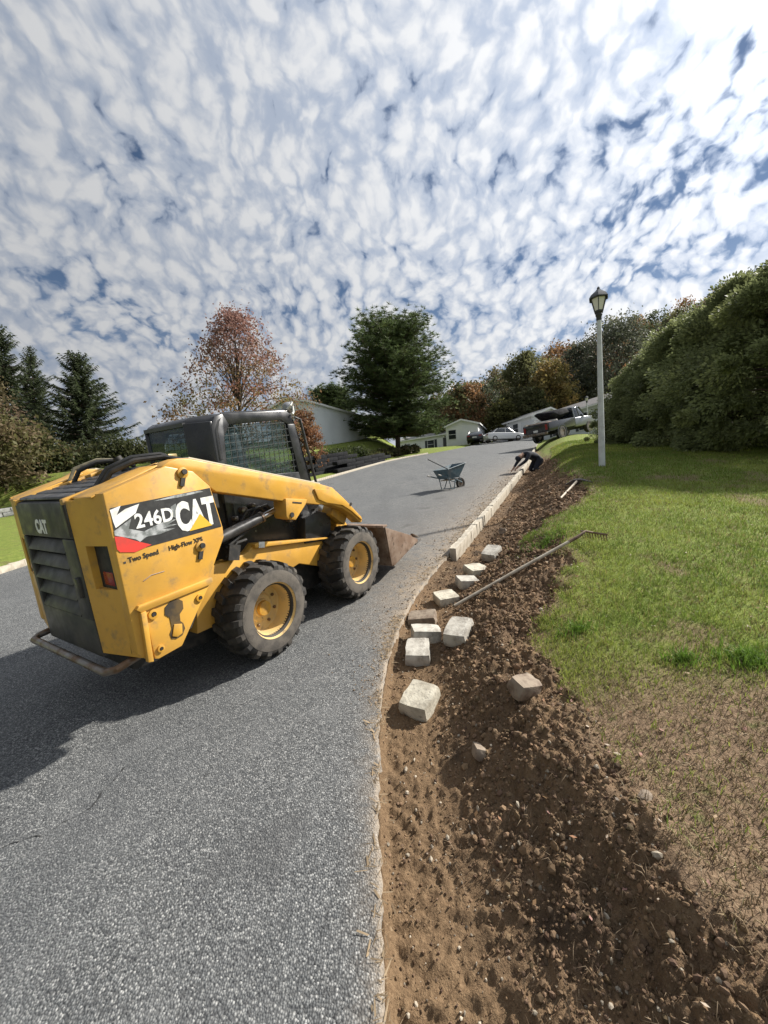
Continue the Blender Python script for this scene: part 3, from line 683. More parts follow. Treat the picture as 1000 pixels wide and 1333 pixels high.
# work lamps, wiring and grab handle at the front of the roof
for s in (-1, 1):
    lamp = B().lathe([(.030, .0), (.050, .02), (.054, .06), (.050, .066), (.0001, .062)], c=(.845, s * .40, 2.02), k=16, ax='x'); lo = lamp.build('work_lamp', M('lamp_housing', (.30, .30, .31), .35, .4), L)
    B().lathe([(.042, 0), (.0001, .004)], c=(.912, s * .40, 2.02), k=16, ax='x').build('lens', m_white, lo)
    B().box((.84, s * .40, 1.965), (.03, .05, .05)).build('lamp_bracket', m_blk, L)
    B().tube([(.835, s * .44, 2.0), (.85, s * .475, 2.03), (.875, s * .47, 2.06), (.90, s * .45, 2.03), (.89, s * .46, 1.97), (.86, s * .47, 1.95)], .011, 8).build('lamp_wire', M('white_conduit', (.55, .55, .53), .5), L)
    B().tube([(.90, s * .46, 1.92), (.95, s * .475, 1.90), (1.06, s * .475, 1.26), (1.03, s * .46, 1.20)], .013, 8).build('grab_handle', m_blk, L)
# bucket
def bucket_side(b, s): pr(b, [(1.69, .645), (1.75, .17), (1.82, .155), (2.46, .275), (2.44, .305), (2.33, .375)], .835, .852, s)
mir(bucket_side, 'bucket_side', m_rust, .003)
b = B(); b.prism([(1.675, .65), (1.735, .175), (1.81, .140), (2.47, .262), (2.48, .275), (1.82, .160), (1.755, .185), (1.695, .655)], -.836, .836); b.build('bucket_shell', m_rust, L)
b = B(); b.prism([(1.64, .645), (1.73, .645), (1.74, .668), (1.65, .672)], -.852, .852); b.bevel(.004); b.build('bucket_top_lip', m_rust, L)
b = B(); b.prism([(2.38, .243), (2.53, .272), (2.53, .284), (2.38, .260)], -.86, .86); b.build('cutting_edge', m_steel, L)
mir(lambda b, s: pr(b, [(2.31, .385), (2.46, .315), (2.47, .335), (2.32, .41)], .825, .862, s), 'side_cutter', m_steel, .004)
# stickers on the side panels
def sticker(s):
    y = s * .7395; rot = (R_(90), 0, 0) if s < 0 else (R_(90), 0, math.pi)
    def flat(name, pts, mat, lift):
        b = B(); yy = y + s * lift
        b.prism(pts, yy, yy + s * .0008); return b.build(name, mat, L)
    flat('sticker_panel', [(-.965, 1.20), (-.87, 1.138), (-.29, 1.138), (-.325, 1.42), (-.955, 1.405)], m_decal, 0)
    flat('sticker_swoosh', [(-.958, 1.395), (-.90, 1.408), (-.93, 1.36), (-.88, 1.385), (-.80, 1.40), (-.83, 1.35), (-.95, 1.29), (-.955, 1.33)], m_white, .001)
    flat('sticker_swoosh', [(-.962, 1.275), (-.86, 1.325), (-.885, 1.27), (-.80, 1.23), (-.84, 1.19), (-.90, 1.22), (-.963, 1.25)], m_silv, .001)
    flat('sticker_swoosh', [(-.80, 1.235), (-.70, 1.262), (-.60, 1.262), (-.66, 1.240), (-.60, 1.230), (-.70, 1.222), (-.62, 1.208), (-.72, 1.195), (-.80, 1.20), (-.84, 1.18), (-.86, 1.20)], m_silv, .0012)
    flat('sticker_swoosh', [(-.72, 1.40), (-.58, 1.412), (-.40, 1.413), (-.38, 1.402), (-.56, 1.395)], m_silv, .001)
    flat('sticker_swoosh', [(-.62, 1.345), (-.585, 1.36), (-.575, 1.32), (-.60, 1.27), (-.63, 1.29)], m_silv, .001)
    flat('sticker_flash', [(-.966, 1.245), (-.93, 1.235), (-.86, 1.19), (-.78, 1.145), (-.88, 1.128), (-.955, 1.150), (-.968, 1.17)], m_red, .0016)
    xo = -.845 if s < 0 else -.61
    text_part('model_number', '246D', m_white, L, (xo, y + s * .0022, 1.262), .118, rot, .0006, .003, .88)
    xo = -.602 if s < 0 else -.325
    text_part('side_emblem', 'CAT', m_white, L, (xo, y + s * .0022, 1.182), .250, rot, .0006, .012, .57)
    flat('emblem_triangle', [(-.53, 1.165), (-.36, 1.165), (-.435, 1.262)], m_gold, .0034)
    xo = -.925 if s < 0 else -.46
    for body, xa, xb in (('Two Speed', -.925, -.70), ('High-Flow XPS', -.685, -.46)):
        text_part('feature_lettering', body, m_blk, L, (xa if s < 0 else xb, y + s * .0006, 1.078), .043, rot, .0005, .001, .90)
sticker(-1); sticker(1)
b = B(); b.box((-.944, -.7392, 1.085), (.012, .002, .012)); b.build('sticker_mark', m_blk, L)
mir(lambda b, s: b.tube([(-.87, s * .738, .945), (-.82, s * .7385, .965), (-.74, s * .738, .962)], .0035, 5), 'scratch', m_rust)

# ------------------------------------------------------------------ stones
def stone_mesh(name, dim, mat, seed, rough=.09, rnd=.10):
    r = random.Random(seed); bm = bmesh.new(); bmesh.ops.create_cube(bm, size=1)
    bmesh.ops.subdivide_edges(bm, edges=bm.edges[:], cuts=4, use_grid_fill=True)
    for v in bm.verts:
        p = v.co.copy(); q = p * 2
        q = Vector((math.copysign(abs(q.x) ** .92, q.x), math.copysign(abs(q.y) ** .92, q.y), math.copysign(abs(q.z) ** .92, q.z)))
        ln = max(abs(q.x), abs(q.y), abs(q.z)); e = Vector((q.x, q.y, q.z)).length
        p = p * (1 - rnd * max(0, e - 1.15))
        a = vnoise(np.array([p.x * 3 + seed * 7.1]), np.array([p.y * 3 + p.z * 2.3 + seed]), seed)[0] - .5
        c = vnoise(np.array([p.x * 6.3 + p.z * 4 + seed]), np.array([p.y * 6 + 3.3]), seed + 5)[0] - .5
        p *= 1 + a * rough * 2.2 + c * rough
        p.x += p.z * r.uniform(-.02, .02)
        v.co = Vector((p.x * dim[0], p.y * dim[1], p.z * dim[2]))
    me = bpy.data.meshes.new(name); bm.to_mesh(me); bm.free()
    me.polygons.foreach_set('use_smooth', [True] * len(me.polygons)); me.set_sharp_from_angle(angle=R_(50))
    me.materials.append(mat); return me
# (photo x, y of the foot, size, yaw, tilt, material, label)
LOOSE = [
    (549, 934, (.205, .215, .17), -.55, (.16, .05), m_stone2, 'pale cube-shaped stone block lying alone in the soil nearest the viewer'),
    (546, 864, (.20, .25, .16), -.12, (.05, .02), m_stone, 'grey stone block in front of the stacked group beside the road edge'),
    (556, 838, (.26, .17, .17), .08, (-.08, .10), m_stone, 'pale rough stone block in the middle of the stacked group by the road edge'),
    (552, 815, (.27, .18, .13), -.25, (.05, -.1), m_rock, 'brownish flat stone block at the back of the stacked group by the road edge'),
    (601, 834, (.20, .27, .16), -.50, (.12, .0), m_stone, 'grey stone block lying on the soil just below the rake handle end'),
    (583, 786, (.24, .20, .13), .25, (.06, -.04), m_stone2, 'cream stone block lying flat between the rake end and the road'),
    (610, 764, (.23, .19, .14), .15, (.02, .08), m_stone, 'pale grey stone block with a second block close behind it'),
    (622, 748, (.25, .20, .13), .35, (.1, .02), m_stone2, 'buff stone block partly behind a paler one, above the cream block'),
    (643, 729, (.19, .25, .15), -.6, (.25, .1), m_stone, 'tilted pale stone block nearest the start of the laid kerb'),
]
for i, (px_, py_, dim, yaw, tl, mt, lb) in enumerate(LOOSE):
    p = ground_pt(px_, py_)
    dim = (dim[0] * .95, dim[1] * 1.05, dim[2] * .74)
    o = link('stone_block', stone_mesh('stone_block', dim, mt, 40 + i, .05, .17), None)
    off = CAM[:, 2] * dim[1] * .35
    x, y = p[0] + off[0], p[1] + off[1]
    o.location = (x, y, hz(x, y) + dim[2] * .36); o.rotation_euler = (tl[0] + .12, tl[1], yaw)
    tag(o, lb, 'stone block', 'loose stone blocks waiting to be laid')
for i, (px_, py_, dim, lb) in enumerate([(683, 900, (.17, .11, .10), 'brown field rock half buried on the soil heap'), (624, 982, (.09, .06, .06), 'small brown rock on the soil slope below the heap'), (655, 694, (.12, .1, .09), 'small grey rock in the soil beside the laid kerb'), (840, 1040, (.05, .04, .03), 'small pale rock on the crest of the soil heap')]):
    p = ground_pt(px_, py_); o = link('rock', stone_mesh('rock', dim, m_rock, 70 + i, .10, .3), None)
    o.location = (p[0], p[1], p[2] + dim[2] * .22); o.rotation_euler = (.3, .2, 1.1 * i + .5); tag(o, lb, 'rock')

# laid kerbs: single stones under one kerb
kst = [stone_mesh('stone', (.255, .095, .22), m_kerb, 90 + i, .06, .04) for i in range(8)]
def laid_kerb(side_fn, cs_fn, y0, y1, off, lift, label, wob):
    k = empty('stone_kerb', (float(side_fn(y0)), y0, 0)); tag(k, label, 'kerb')
    y = y0
    while y < y1:
        x = float(side_fn(y)); x2 = float(side_fn(y + .05)); a = math.atan2(.05, x2 - x)
        ux, uy = math.cos(a), math.sin(a); ln = random.uniform(.235, .275)
        cx, cy = x + uy * off + ux * ln / 2, y - ux * off + uy * ln / 2
        s_ = link('stone', random.choice(kst), None, k)
        s_.location = (cx - k.location.x, cy - k.location.y, float(base(cx, cy)) + lift + random.uniform(-wob, wob))
        s_.rotation_euler = (random.uniform(-.10, .10) * wob * 50, random.uniform(-.04, .04) * wob * 50 - math.atan(.0453 * ux + .1286 * uy), a + random.uniform(-.10, .10) * wob * 50)
        s_.scale = (ln / .246, random.uniform(.9, 1.1), 1)
        y += uy * (ln - .022)
laid_kerb(xr, None, 5.30, 27.0, .07, -.012, 'row of upright pale granite blocks newly laid along the dug right road edge', .007)
laid_kerb(xl, None, 4.0, 35.5, -.06, .0, 'long low pale stone kerb along the far left side of the road', .003)

# ------------------------------------------------------------------ scatter on the soil and the verge
def scatter_lumps(name, label, cat, P, S, mat, seed, tints=None):
    r = np.random.default_rng(seed)
    t = (1 + 5 ** .5) / 2
    ico = np.array([(-1, t, 0), (1, t, 0), (-1, -t, 0), (1, -t, 0), (0, -1, t), (0, 1, t), (0, -1, -t), (0, 1, -t), (t, 0, -1), (t, 0, 1), (-t, 0, -1), (-t, 0, 1)]) / math.sqrt(1 + t * t)
    fc = np.array([(0, 11, 5), (0, 5, 1), (0, 1, 7), (0, 7, 10), (0, 10, 11), (1, 5, 9), (5, 11, 4), (11, 10, 2), (10, 7, 6), (7, 1, 8), (3, 9, 4), (3, 4, 2), (3, 2, 6), (3, 6, 8), (3, 8, 9), (4, 9, 5), (2, 4, 11), (6, 2, 10), (8, 6, 7), (9, 8, 1)])
    k = len(P); V = np.repeat(ico[None], k, 0) * (1 + r.uniform(-.3, .3, (k, 12, 1)))
    V *= (S[:, None, None] * r.uniform(.55, 1.25, (k, 1, 3)))
    a = r.uniform(0, 6.28, k); ca, sa = np.cos(a)[:, None], np.sin(a)[:, None]
    x, y = V[..., 0] * ca - V[..., 1] * sa, V[..., 0] * sa + V[..., 1] * ca
    V = np.stack([x, y, V[..., 2]], -1) + P[:, None]
    F = (fc[None] + (np.arange(k) * 12)[:, None, None]).reshape(-1, 3)
    o = np_mesh(name, V.reshape(-1, 3), F, mat, fcol=None if tints is None else np.repeat(tints, 20, 0))
    return tag(o, label, cat, kind='stuff')
m_tint = leaf_mat('tinted_solid', 0.0, .95)
def rand_soil(k, dlo, dhi, ylo, yhi, seed, need=True):
    r = np.random.default_rng(seed); y = np.exp(r.uniform(math.log(ylo), math.log(yhi), k * 3)); d = r.uniform(dlo, dhi, k * 3)
    x = xr(y) + d / np.interp(y, _yy, _rc); sm = soilmask(x, y)
    ok = sm > (.06 + .4 * r.random(k * 3)) if need else sm < .5
    x, y = x[ok][:k], y[ok][:k]; return x, y, dright(x, y)
x, y, d = rand_soil(50000, .02, 1.9, .45, 16, 101)
r = np.random.default_rng(5); keep = r.random(len(x)) < np.clip(.22 + sstep(.3, .6, d), 0, 1) * (.25 + 1.1 * fbm(x * 2, y * 2, 66, 3))
x, y, d = x[keep], y[keep], d[keep]; S = np.minimum(.0020 + r.exponential(.0028, len(x)), np.where(d < .4, .006, .014)) * np.interp(y, [0, 1, 2.5, 6, 16], [.75, .85, 1.5, 2.4, 3.6])
t = np.array([.145, .096, .058])[None] * np.interp(y, [1, 3, 8], [1, 1.25, 1.5])[:, None] * r.uniform(.5, 1.45, (len(x), 1)) + r.uniform(-.004, .004, (len(x), 3))
scatter_lumps('soil_clods', 'crumbled brown clods scattered over the dug soil bank', 'soil', np.stack([x, y, H(x, y) + S * .25], -1), S, m_tint, 6, np.clip(t, .01, 1))
x, y, d = rand_soil(1500, .03, 1.9, .5, 12, 103); r = np.random.default_rng(8)
S = np.minimum(.0025 + r.exponential(.0028, len(x)), .016) * np.interp(y, [0, 2, 6, 16], [.8, 1, 1.6, 2])
t = np.array([.36, .31, .24])[None] * r.uniform(.45, 1.25, (len(x), 1))
scatter_lumps('pebbles', 'small pale pebbles mixed into the dug soil', 'pebbles', np.stack([x, y, H(x, y) + S * .3], -1), S, m_tint, 9, t)

r = np.random.default_rng(55); k = 1700
y = np.exp(r.uniform(math.log(2.4), math.log(14), k)); d = -np.abs(r.normal(0, 1, k)) * np.interp(y, [2, 3.5, 6, 14], [.05, .20, .28, .3]); x = xr(y) + d
S = np.minimum(.0015 + r.exponential(.0016, k), .006) * np.interp(y, [2, 6, 14], [1, 1.6, 2.6]); t = np.array([.24, .175, .115])[None] * r.uniform(.6, 1.3, (k, 1))
scatter_lumps('spilled_soil', 'crumbs of soil spilled onto the asphalt along the trench', 'soil', np.stack([x, y, base(x, y) + S * .4], -1), S, m_tint, 56, t)

def blades(name, label, cat, x, y, hgt, wid, lean, colr, mat, seed, zoff=0.0):
    r = np.random.default_rng(seed); k = len(x); z = H(x, y) - .004 + zoff
    a = r.uniform(0, 6.28, k); dx, dy = np.cos(a), np.sin(a); b = r.uniform(0, 6.28, k)
    ln = lean * r.uniform(.3, 1.2, k)
    P = np.stack([x, y, z], -1); W = np.stack([dx, dy, 0 * dx], -1) * (wid / 2)[:, None]
    T1 = P + np.stack([np.cos(b) * ln * hgt * .35, np.sin(b) * ln * hgt * .35, hgt * .6 * np.sqrt(np.maximum(1 - .25 * ln ** 2, .05))], -1)
    T2 = P + np.stack([np.cos(b) * ln * hgt, np.sin(b) * ln * hgt, hgt * np.sqrt(np.maximum(1 - .8 * ln ** 2, .004))], -1)
    V = np.stack([P - W, P + W, T1 + W * .8, T2, T1 - W * .8], 1).reshape(-1, 3)
    i = np.arange(k) * 5
    F = np.concatenate([np.stack([i, i + 1, i + 2], -1), np.stack([i, i + 2, i + 4], -1), np.stack([i + 4, i + 2, i + 3], -1)])
    return tag(np_mesh(name, V, F, mat, fcol=np.tile(colr, (3, 1))), label, cat, kind='stuff')
# lawn grass
r = np.random.default_rng(12)
k = 420000
y = np.exp(r.uniform(math.log(1.2), math.log(22), k)); d = 1.0 + r.random(k) ** 1.25 * 10.5
x = xr(y) + d / np.interp(y, _yy, _rc)
vis = np.abs(x) < 1.06 * y + .5; x, y, d = x[vis], y[vis], d[vis]
den = (1 - soilmask(x, y)) * (1 - .93 * thatchmask(x, y)) * (.45 + .9 * fbm(x * 3.3, y * 3.3, 61, 3))
kp = r.random(len(x)) < den; x, y = x[kp], y[kp]
pat = fbm(x * 1.2, y * 1.2, 62, 3); pt2 = fbm(x * 5, y * 5, 63, 3)
hg = r.uniform(.022, .055, len(x)) * np.interp(y, [1, 5, 22], [1, 1.05, 1.5]) * (.7 + .7 * pt2)
wd = r.uniform(.0028, .0052, len(x)) * np.interp(y, [1, 4, 10, 22], [.9, 1.3, 2.6, 5])
g1, g2, g3 = np.array([.150, .215, .038]), np.array([.275, .315, .066]), np.array([.26, .225, .085])
m1 = np.clip((pat - .35) * 2.6 + r.uniform(-.25, .25, len(x)), 0, 1)[:, None]
cl = g1 * (1 - m1) + g2 * m1; dry = (r.random(len(x)) < .12 + .25 * (pt2 < .4))[:, None]; cl = np.where(dry, g3 * r.uniform(.6, 1.1, (len(x), 1)), cl) * r.uniform(.75, 1.25, (len(x), 1))
blades('grass', 'short mown green lawn grass right of the soil bank', 'grass', x, y, hg, wd, np.full(len(x), .75), cl, m_grass, 13)
# dead thatch near the viewer and strewn straw
k = 72000
y = np.exp(r.uniform(math.log(.7), math.log(7), k)); d = .95 + r.random(k) * 3.2; x = xr(y) + d / np.interp(y, _yy, _rc)
kp = (np.abs(x) < 1.06 * y + .4) & (r.random(k) < (1 - soilmask(x, y)) * (.15 + .85 * thatchmask(x, y))); x, y = x[kp], y[kp]
c0 = np.array([[.31, .235, .14], [.20, .145, .085], [.13, .09, .05], [.40, .33, .22], [.17, .165, .05]]); cl = c0[r.choice(5, len(x), p=[.33, .27, .2, .1, .1])] * r.uniform(.7, 1.2, (len(x), 1))
blades('dead_grass', 'flattened brown dead grass on the verge beside the soil heap', 'dead grass', x, y, r.uniform(.018, .05, len(x)), r.uniform(.002, .004, len(x)), r.uniform(1.0, 1.15, len(x)), cl, m_straw, 14)
k = 9000
y = np.exp(r.uniform(math.log(.8), math.log(15), k)); d = r.normal(0, 1, k) * np.interp(y, [0, 3, 5, 15], [.018, .03, .10, .22]) - np.interp(y, [0, 3, 5, 15], [0, .01, .06, .15]); x = xr(y) + d / np.interp(y, _yy, _rc)
kp = (fbm(x * 3, y * 3, 88, 3) > .45) & (r.random(k) < np.interp(y, [0, 1.2, 2, 4, 8], [.03, .06, .2, .8, 1])); x, y = x[kp], y[kp]; ln_ = r.uniform(.015, .05, len(x))
cl = np.array([.36, .27, .17]) * r.uniform(.5, 1.25, (len(x), 1))
zo = np.where(dright(x, y) < 0, .012, .0)
zz = np.where(dright(x, y) < 0.01, base(x, y), H(x, y))
a = r.uniform(0, 6.28, len(x)); tx, ty = np.cos(a) * ln_, np.sin(a) * ln_; ww = r.uniform(.0012, .003, len(x)) * np.interp(y, [0, 3, 15], [1, 1.2, 4])
V = np.stack([np.stack([x - ty * .06 - ww, y, zz + .004], -1), np.stack([x + ww, y + ww, zz + .005], -1), np.stack([x + tx + ww, y + ty, zz + .006 + ln_ * .12], -1), np.stack([x + tx - ww, y + ty - ww, zz + .004 + ln_ * .12], -1)], 1).reshape(-1, 3)
tag(np_mesh('straw', V, np.arange(len(V)).reshape(-1, 4), m_straw, fcol=cl), 'bits of pale straw along the broken road edge', 'straw', kind='stuff')
k = 5200
y = np.exp(r.uniform(math.log(.7), math.log(9), k)); d = .25 + r.random(k) * 1.4; x = xr(y) + d / np.interp(y, _yy, _rc); kp = (soilmask(x, y) > .4) & (fbm(x * 4, y * 4, 98, 3) > .46); x, y = x[kp], y[kp]
blades('roots', 'fine pale roots and dry stems sticking out of the dug soil', 'roots', x, y, r.uniform(.012, .06, len(x)), r.uniform(.0012, .003, len(x)) * np.interp(y, [0, 2, 9], [1, 1.3, 3]), r.uniform(.8, 1.1, len(x)), np.array([.27, .20, .13]) * r.uniform(.4, 1.3, (len(x), 1)), m_straw, 19)
# dead leaves and paper-pale scraps
k = 620
y = np.exp(r.uniform(math.log(.75), math.log(9), k)); d = .35 + r.random(k) * 4.5; x = xr(y) + d / np.interp(y, _yy, _rc); z = H(x, y) + .012
C = np.stack([x, y, z], -1); a = r.uniform(0, 6.28, k); s_ = r.uniform(.006, .017, k)
U = np.stack([np.cos(a), np.sin(a), r.uniform(-.4, .4, k)], -1) * s_[:, None]; Wv = np.stack([-np.sin(a), np.cos(a), r.uniform(-.5, .5, k)], -1) * (s_ * .55)[:, None]
V = np.stack([C - U, C + Wv, C + U, C - Wv], 1).reshape(-1, 3)
c0 = np.array([[.34, .25, .16], [.26, .14, .08], [.40, .33, .26], [.30, .17, .14], [.20, .12, .06]])
tag(np_mesh('fallen_leaves', V, np.arange(4 * k).reshape(-1, 4), m_straw, fcol=c0[r.integers(0, 5, k)]), 'dry fallen leaves scattered over the verge and soil heap', 'leaves', kind='stuff')
# two rank tufts at the edge of the lawn
def tuft(px_, py_, kk, rad, hgt, label):
    p = ground_pt(px_, py_); rr = np.abs(r.normal(0, rad, kk)); a = r.uniform(0, 6.28, kk)
    x, y = p[0] + rr * np.cos(a) * 1.4, p[1] + rr * np.sin(a)
    o = blades('grass_tuft', label, 'grass tuft', x, y, r.uniform(.5, 1.1, kk) * hgt, r.uniform(.004, .007, kk), np.full(kk, .7), np.array([.14, .24, .035]) * r.uniform(.6, 1.2, (kk, 1)), m_grass, 17)
    pass
tuft(890, 862, 240, .045, .075, 'bright green grass tuft at the edge of the bare brown verge')
tuft(975, 862, 420, .07, .095, 'larger bright green grass tuft near the right edge of the lawn')
tuft(712, 706, 420, .14, .08, 'ragged green sod tuft hanging over the dug soil by the rake')
tuft(752, 822, 260, .08, .07, 'small clump of green sod among the soil clods')

# ------------------------------------------------------------------ street lamps
def lamp_meshes():
    b = B().tube([(0, 0, -.25), (0, 0, .0), (0, 0, .5), (0, 0, 1.2), (0, 0, 2.95)], [.062, .062, .060, .055, .043], 12)
    post = b.mesh('post')
    neck = B().lathe([(.047, 2.90), (.050, 2.98), (.062, 3.0), (.062, 3.03), (.05, 3.05)], k=12, ax='z').mesh('collar')
    cup = B().lathe([(.06, 3.03), (.085, 3.06), (.09, 3.09), (.0001, 3.09)], k=6, ax='z').mesh('lantern_base', ang=20)
    glass = B().lathe([(.078, 3.088), (.140, 3.325), (.0001, 3.325)], k=6, ax='z').mesh('lantern_glass', ang=20)
    b = B()
    for i in range(6):
        a = math.pi * 2 * i / 6; b.tube([(.083 * math.cos(a), .083 * math.sin(a), 3.085), (.147 * math.cos(a), .147 * math.sin(a), 3.33)], .008, 5)
    bars = b.mesh('lantern_bars')
    roof = B().lathe([(.185, 3.318), (.19, 3.335), (.15, 3.40), (.085, 3.455), (.06, 3.475), (.04, 3.50), (.028, 3.51), (.03, 3.53), (.012, 3.56), (.0001, 3.56)], k=6, ax='z').mesh('lantern_roof', ang=20)
    for me, mt in ((post, m_lampw), (neck, m_lampk), (cup, m_lampk), (glass, m_lglass), (bars, m_lampk), (roof, m_lampk)): me.materials.append(mt)
    return dict(post=post, collar=neck, lantern_base=cup, lantern_glass=glass, lantern_bars=bars, lantern_roof=roof)
lm = lamp_meshes()
def street_lamp(x, y, hgt, lean, label):
    o = empty('street_lamp', (x, y, hz(x, y) - .02)); o.rotation_euler = lean; o.scale = (1, 1, hgt / 3.56)
    for kx, me in lm.items(): link(kx, me, None, o)
    tag(o, label, 'street lamp', 'lamp posts along the road')
lx, ly = at_y(785, 8.0)
street_lamp(lx, ly, 3.57, (0, R_(.6), 0), 'tall pale grey lamp post with black lantern standing on the lawn')
lx, ly = at_y(768, 34.0)
street_lamp(lx, ly, 3.5, (0, 0, 0), 'small distant lamp post in front of the pale house with dark shutters')

# ------------------------------------------------------------------ tools
def tool_axis(p, q): return Vector(p), Vector(q)
p1 = ground_pt(592, 797); p1 = Vector((p1[0], p1[1], p1[2] + .03))
q = at_y(744, 3.85); p2 = Vector((q[0], q[1], hz(*q) + .035))
lift_ = max(hz(*(p1.lerp(p2, t))[:2]) + .018 - p1.lerp(p2, t).z for t in np.linspace(.03, 1, 50)); p1.z += lift_ * .6; p2.z += lift_
dirv = (p2 - p1).normalized()
rk = empty('rake', p1); tag(rk, 'long wooden rake handle lying across the soil with its head in the grass', 'rake')
def loc(v): return Vector(v) - p1
b = B().tube([loc(p1), loc(p1 + (p2 - p1) * .5 + Vector((0, 0, .004))), loc(p2)], [.015, .0165, .016], 10); b.build('handle', M('weathered_pole', (.46, .41, .33), .7, c2=(.34, .29, .22), scale=12), rk)
sdv = Vector((-dirv.y, dirv.x, 0)).normalized()
b = B().tube([loc(p2 - dirv * .05), loc(p2 + dirv * .06), loc(p2 + dirv * .15 + Vector((0, 0, .012))), loc(p2 + dirv * .24 - Vector((0, 0, .045)))], [.019, .018, .012, .01], 8); b.build('ferrule', m_rust, rk)
b = B(); c = p2 + dirv * .24 - Vector((0, 0, .045)); b.tube([loc(c - sdv * .19), loc(c + sdv * .19)], .011, 6); b.build('rake_bar', m_rust, rk)
for i in range(10):
    a = c + sdv * (-.18 + .04 * i); B().tube([loc(a), loc(a + Vector((0, 0, -.07)) + dirv * .015)], [.006, .003], 5).build('tine', m_rust, rk)
q = ground_pt(730, 651); p1 = Vector((q[0], q[1], q[2] + .03)); q2 = at_y(752, q[1] + .75); p2 = Vector((q2[0], q2[1], hz(*q2) + .08)); dirv = (p2 - p1).normalized(); sdv = Vector((-dirv.y, dirv.x, 0)).normalized()
sp = empty('mattock', p1); tag(sp, 'short pale-handled mattock with dark head lying at the edge of the lawn', 'mattock')
B().tube([loc(p1), loc(p2)], [.017, .021], 8).build('handle', m_wood, sp)
B().hull([loc(p2 + sdv * s + dirv * t + Vector((0, 0, h))) for (s, t, h) in ((-.26, -.01, -.04), (-.26, .02, -.04), (-.06, -.035, .03), (-.06, .045, .03), (.06, -.035, .03), (.06, .045, .03), (.20, -.05, -.05), (.20, .06, -.05), (-.05, -.03, -.025), (.05, .035, -.025))]).build('head', m_iron, sp)

# ------------------------------------------------------------------ wheelbarrow
q = ground_pt(586, 637)
wb = empty('wheelbarrow', (q[0], q[1] + .05, q[2]), R_(34)); wb.scale = (.84, .86, .86); tag(wb, 'dark blue-grey wheelbarrow standing on the road with a tool in it', 'wheelbarrow')
b = B()
top_ = [(-.40, -.36, .66), (.50, -.34, .88), (.50, .34, .88), (-.40, .36, .66)]; bot = [(-.28, -.24, .36), (.26, -.22, .40), (.26, .22, .40), (-.28, .24, .36)]
vo = [b.bm.verts.new(v) for v in top_]; vi = [b.bm.verts.new(v) for v in bot]
for i in range(4): b.bm.faces.new((vo[i], vo[(i + 1) % 4], vi[(i + 1) % 4], vi[i]))
b.bm.faces.new(vi[::-1]); bmesh.ops.recalc_face_normals(b.bm, faces=b.bm.faces[:])
bmesh.ops.solidify(b.bm, geom=b.bm.faces[:], thickness=.012); b.build('tray', m_barrow, wb)
b = B(); b.tube([(*v,) for v in top_ + top_[:1]], .014, 6, cap=False); b.build('tray_rim', m_barrow, wb)
for s in (-1, 1):
    B().tube([(.52, s * .10, .22), (.05, s * .20, .36), (-.40, s * .25, .42), (-.62, s * .27, .47)], .021, 8).build('handle_rail', m_barrow, wb)
    B().tube([(-.62, s * .27, .47), (-.76, s * .275, .50)], .024, 8).build('grip', M('grip_rubber', (.30, .28, .25), .7), wb)
    B().tube([(.10, s * .20, .35), (-.02, s * .24, .02), (-.16, s * .24, .02), (-.26, s * .23, .40)], .017, 8).build('leg', m_barrow, wb)
    B().tube([(.52, s * .10, .22), (.34, s * .15, .42)], .012, 6).build('wheel_brace', m_barrow, wb)
B().tube([(-.09, -.24, .03), (-.09, .24, .03)], .013, 6).build('leg_crossbar', m_barrow, wb)
B().box((-.02, 0, .33), (.42, .38, .03), (0, -.1, 0)).build('under_board', m_wood, wb)
wl = B().lathe([(.12, -.045), (.175, -.05), (.195, -.03), (.20, 0), (.195, .03), (.175, .05), (.12, .045)], c=(0, 0, 0), k=28, closed=True).build('wheel', m_tyre, wb); wl.location = (.54, 0, .20)
B().lathe([(.125, -.03), (.02, -.05), (.02, .05), (.125, .03)], k=20, closed=True).build('hub', m_steel, wl)
sh = empty('shovel', (q[0] - .1, q[1] + .05, q[2] + .5), R_(12)); tag(sh, 'shovel resting in the wheelbarrow with its handle pointing up left', 'shovel')
B().tube([(.25, .02, .02), (-.50, .08, .42)], .017, 8).build('handle', M('dark_handle', (.06, .06, .06), .6), sh)
B().hull([(.24, -.10, .02), (.24, .12, .02), (.46, -.08, -.02), (.46, .10, -.02), (.52, 0, -.02), (.26, .01, .05), (.44, .01, 0)]).build('blade', m_iron, sh)

# ------------------------------------------------------------------ trees and shrubs
def unit(r, k):
    v = r.normal(size=(k, 3)); return v / np.linalg.norm(v, axis=1, keepdims=True)
def cards(C, s, r, aspect=.55, up=None):     # leaf-sized rhombs
    k = len(C); u = unit(r, k)
    if up is not None: u = u * (1 - up[:, None]) + np.array([0, 0, -1.0]) * up[:, None]; u /= np.linalg.norm(u, axis=1, keepdims=True)
    v = np.cross(u, unit(r, k)); v /= np.linalg.norm(v, axis=1, keepdims=True) + 1e-9
    U = u * s[:, None]; W = v * (s * aspect)[:, None]
    V = np.stack([C - U, C + W, C + U, C - W], 1).reshape(-1, 3)
    return V, np.arange(4 * k).reshape(-1, 4)
def spikes(P, D, ln, wd, r):                 # narrow triangles from P along D
    k = len(P); v = np.cross(D, unit(r, k)); v /= np.linalg.norm(v, axis=1, keepdims=True) + 1e-9
    W = v * wd[:, None]; V = np.stack([P - W, P + W, P + D * ln[:, None]], 1).reshape(-1, 3)
    return V, np.arange(3 * k).reshape(-1, 3)
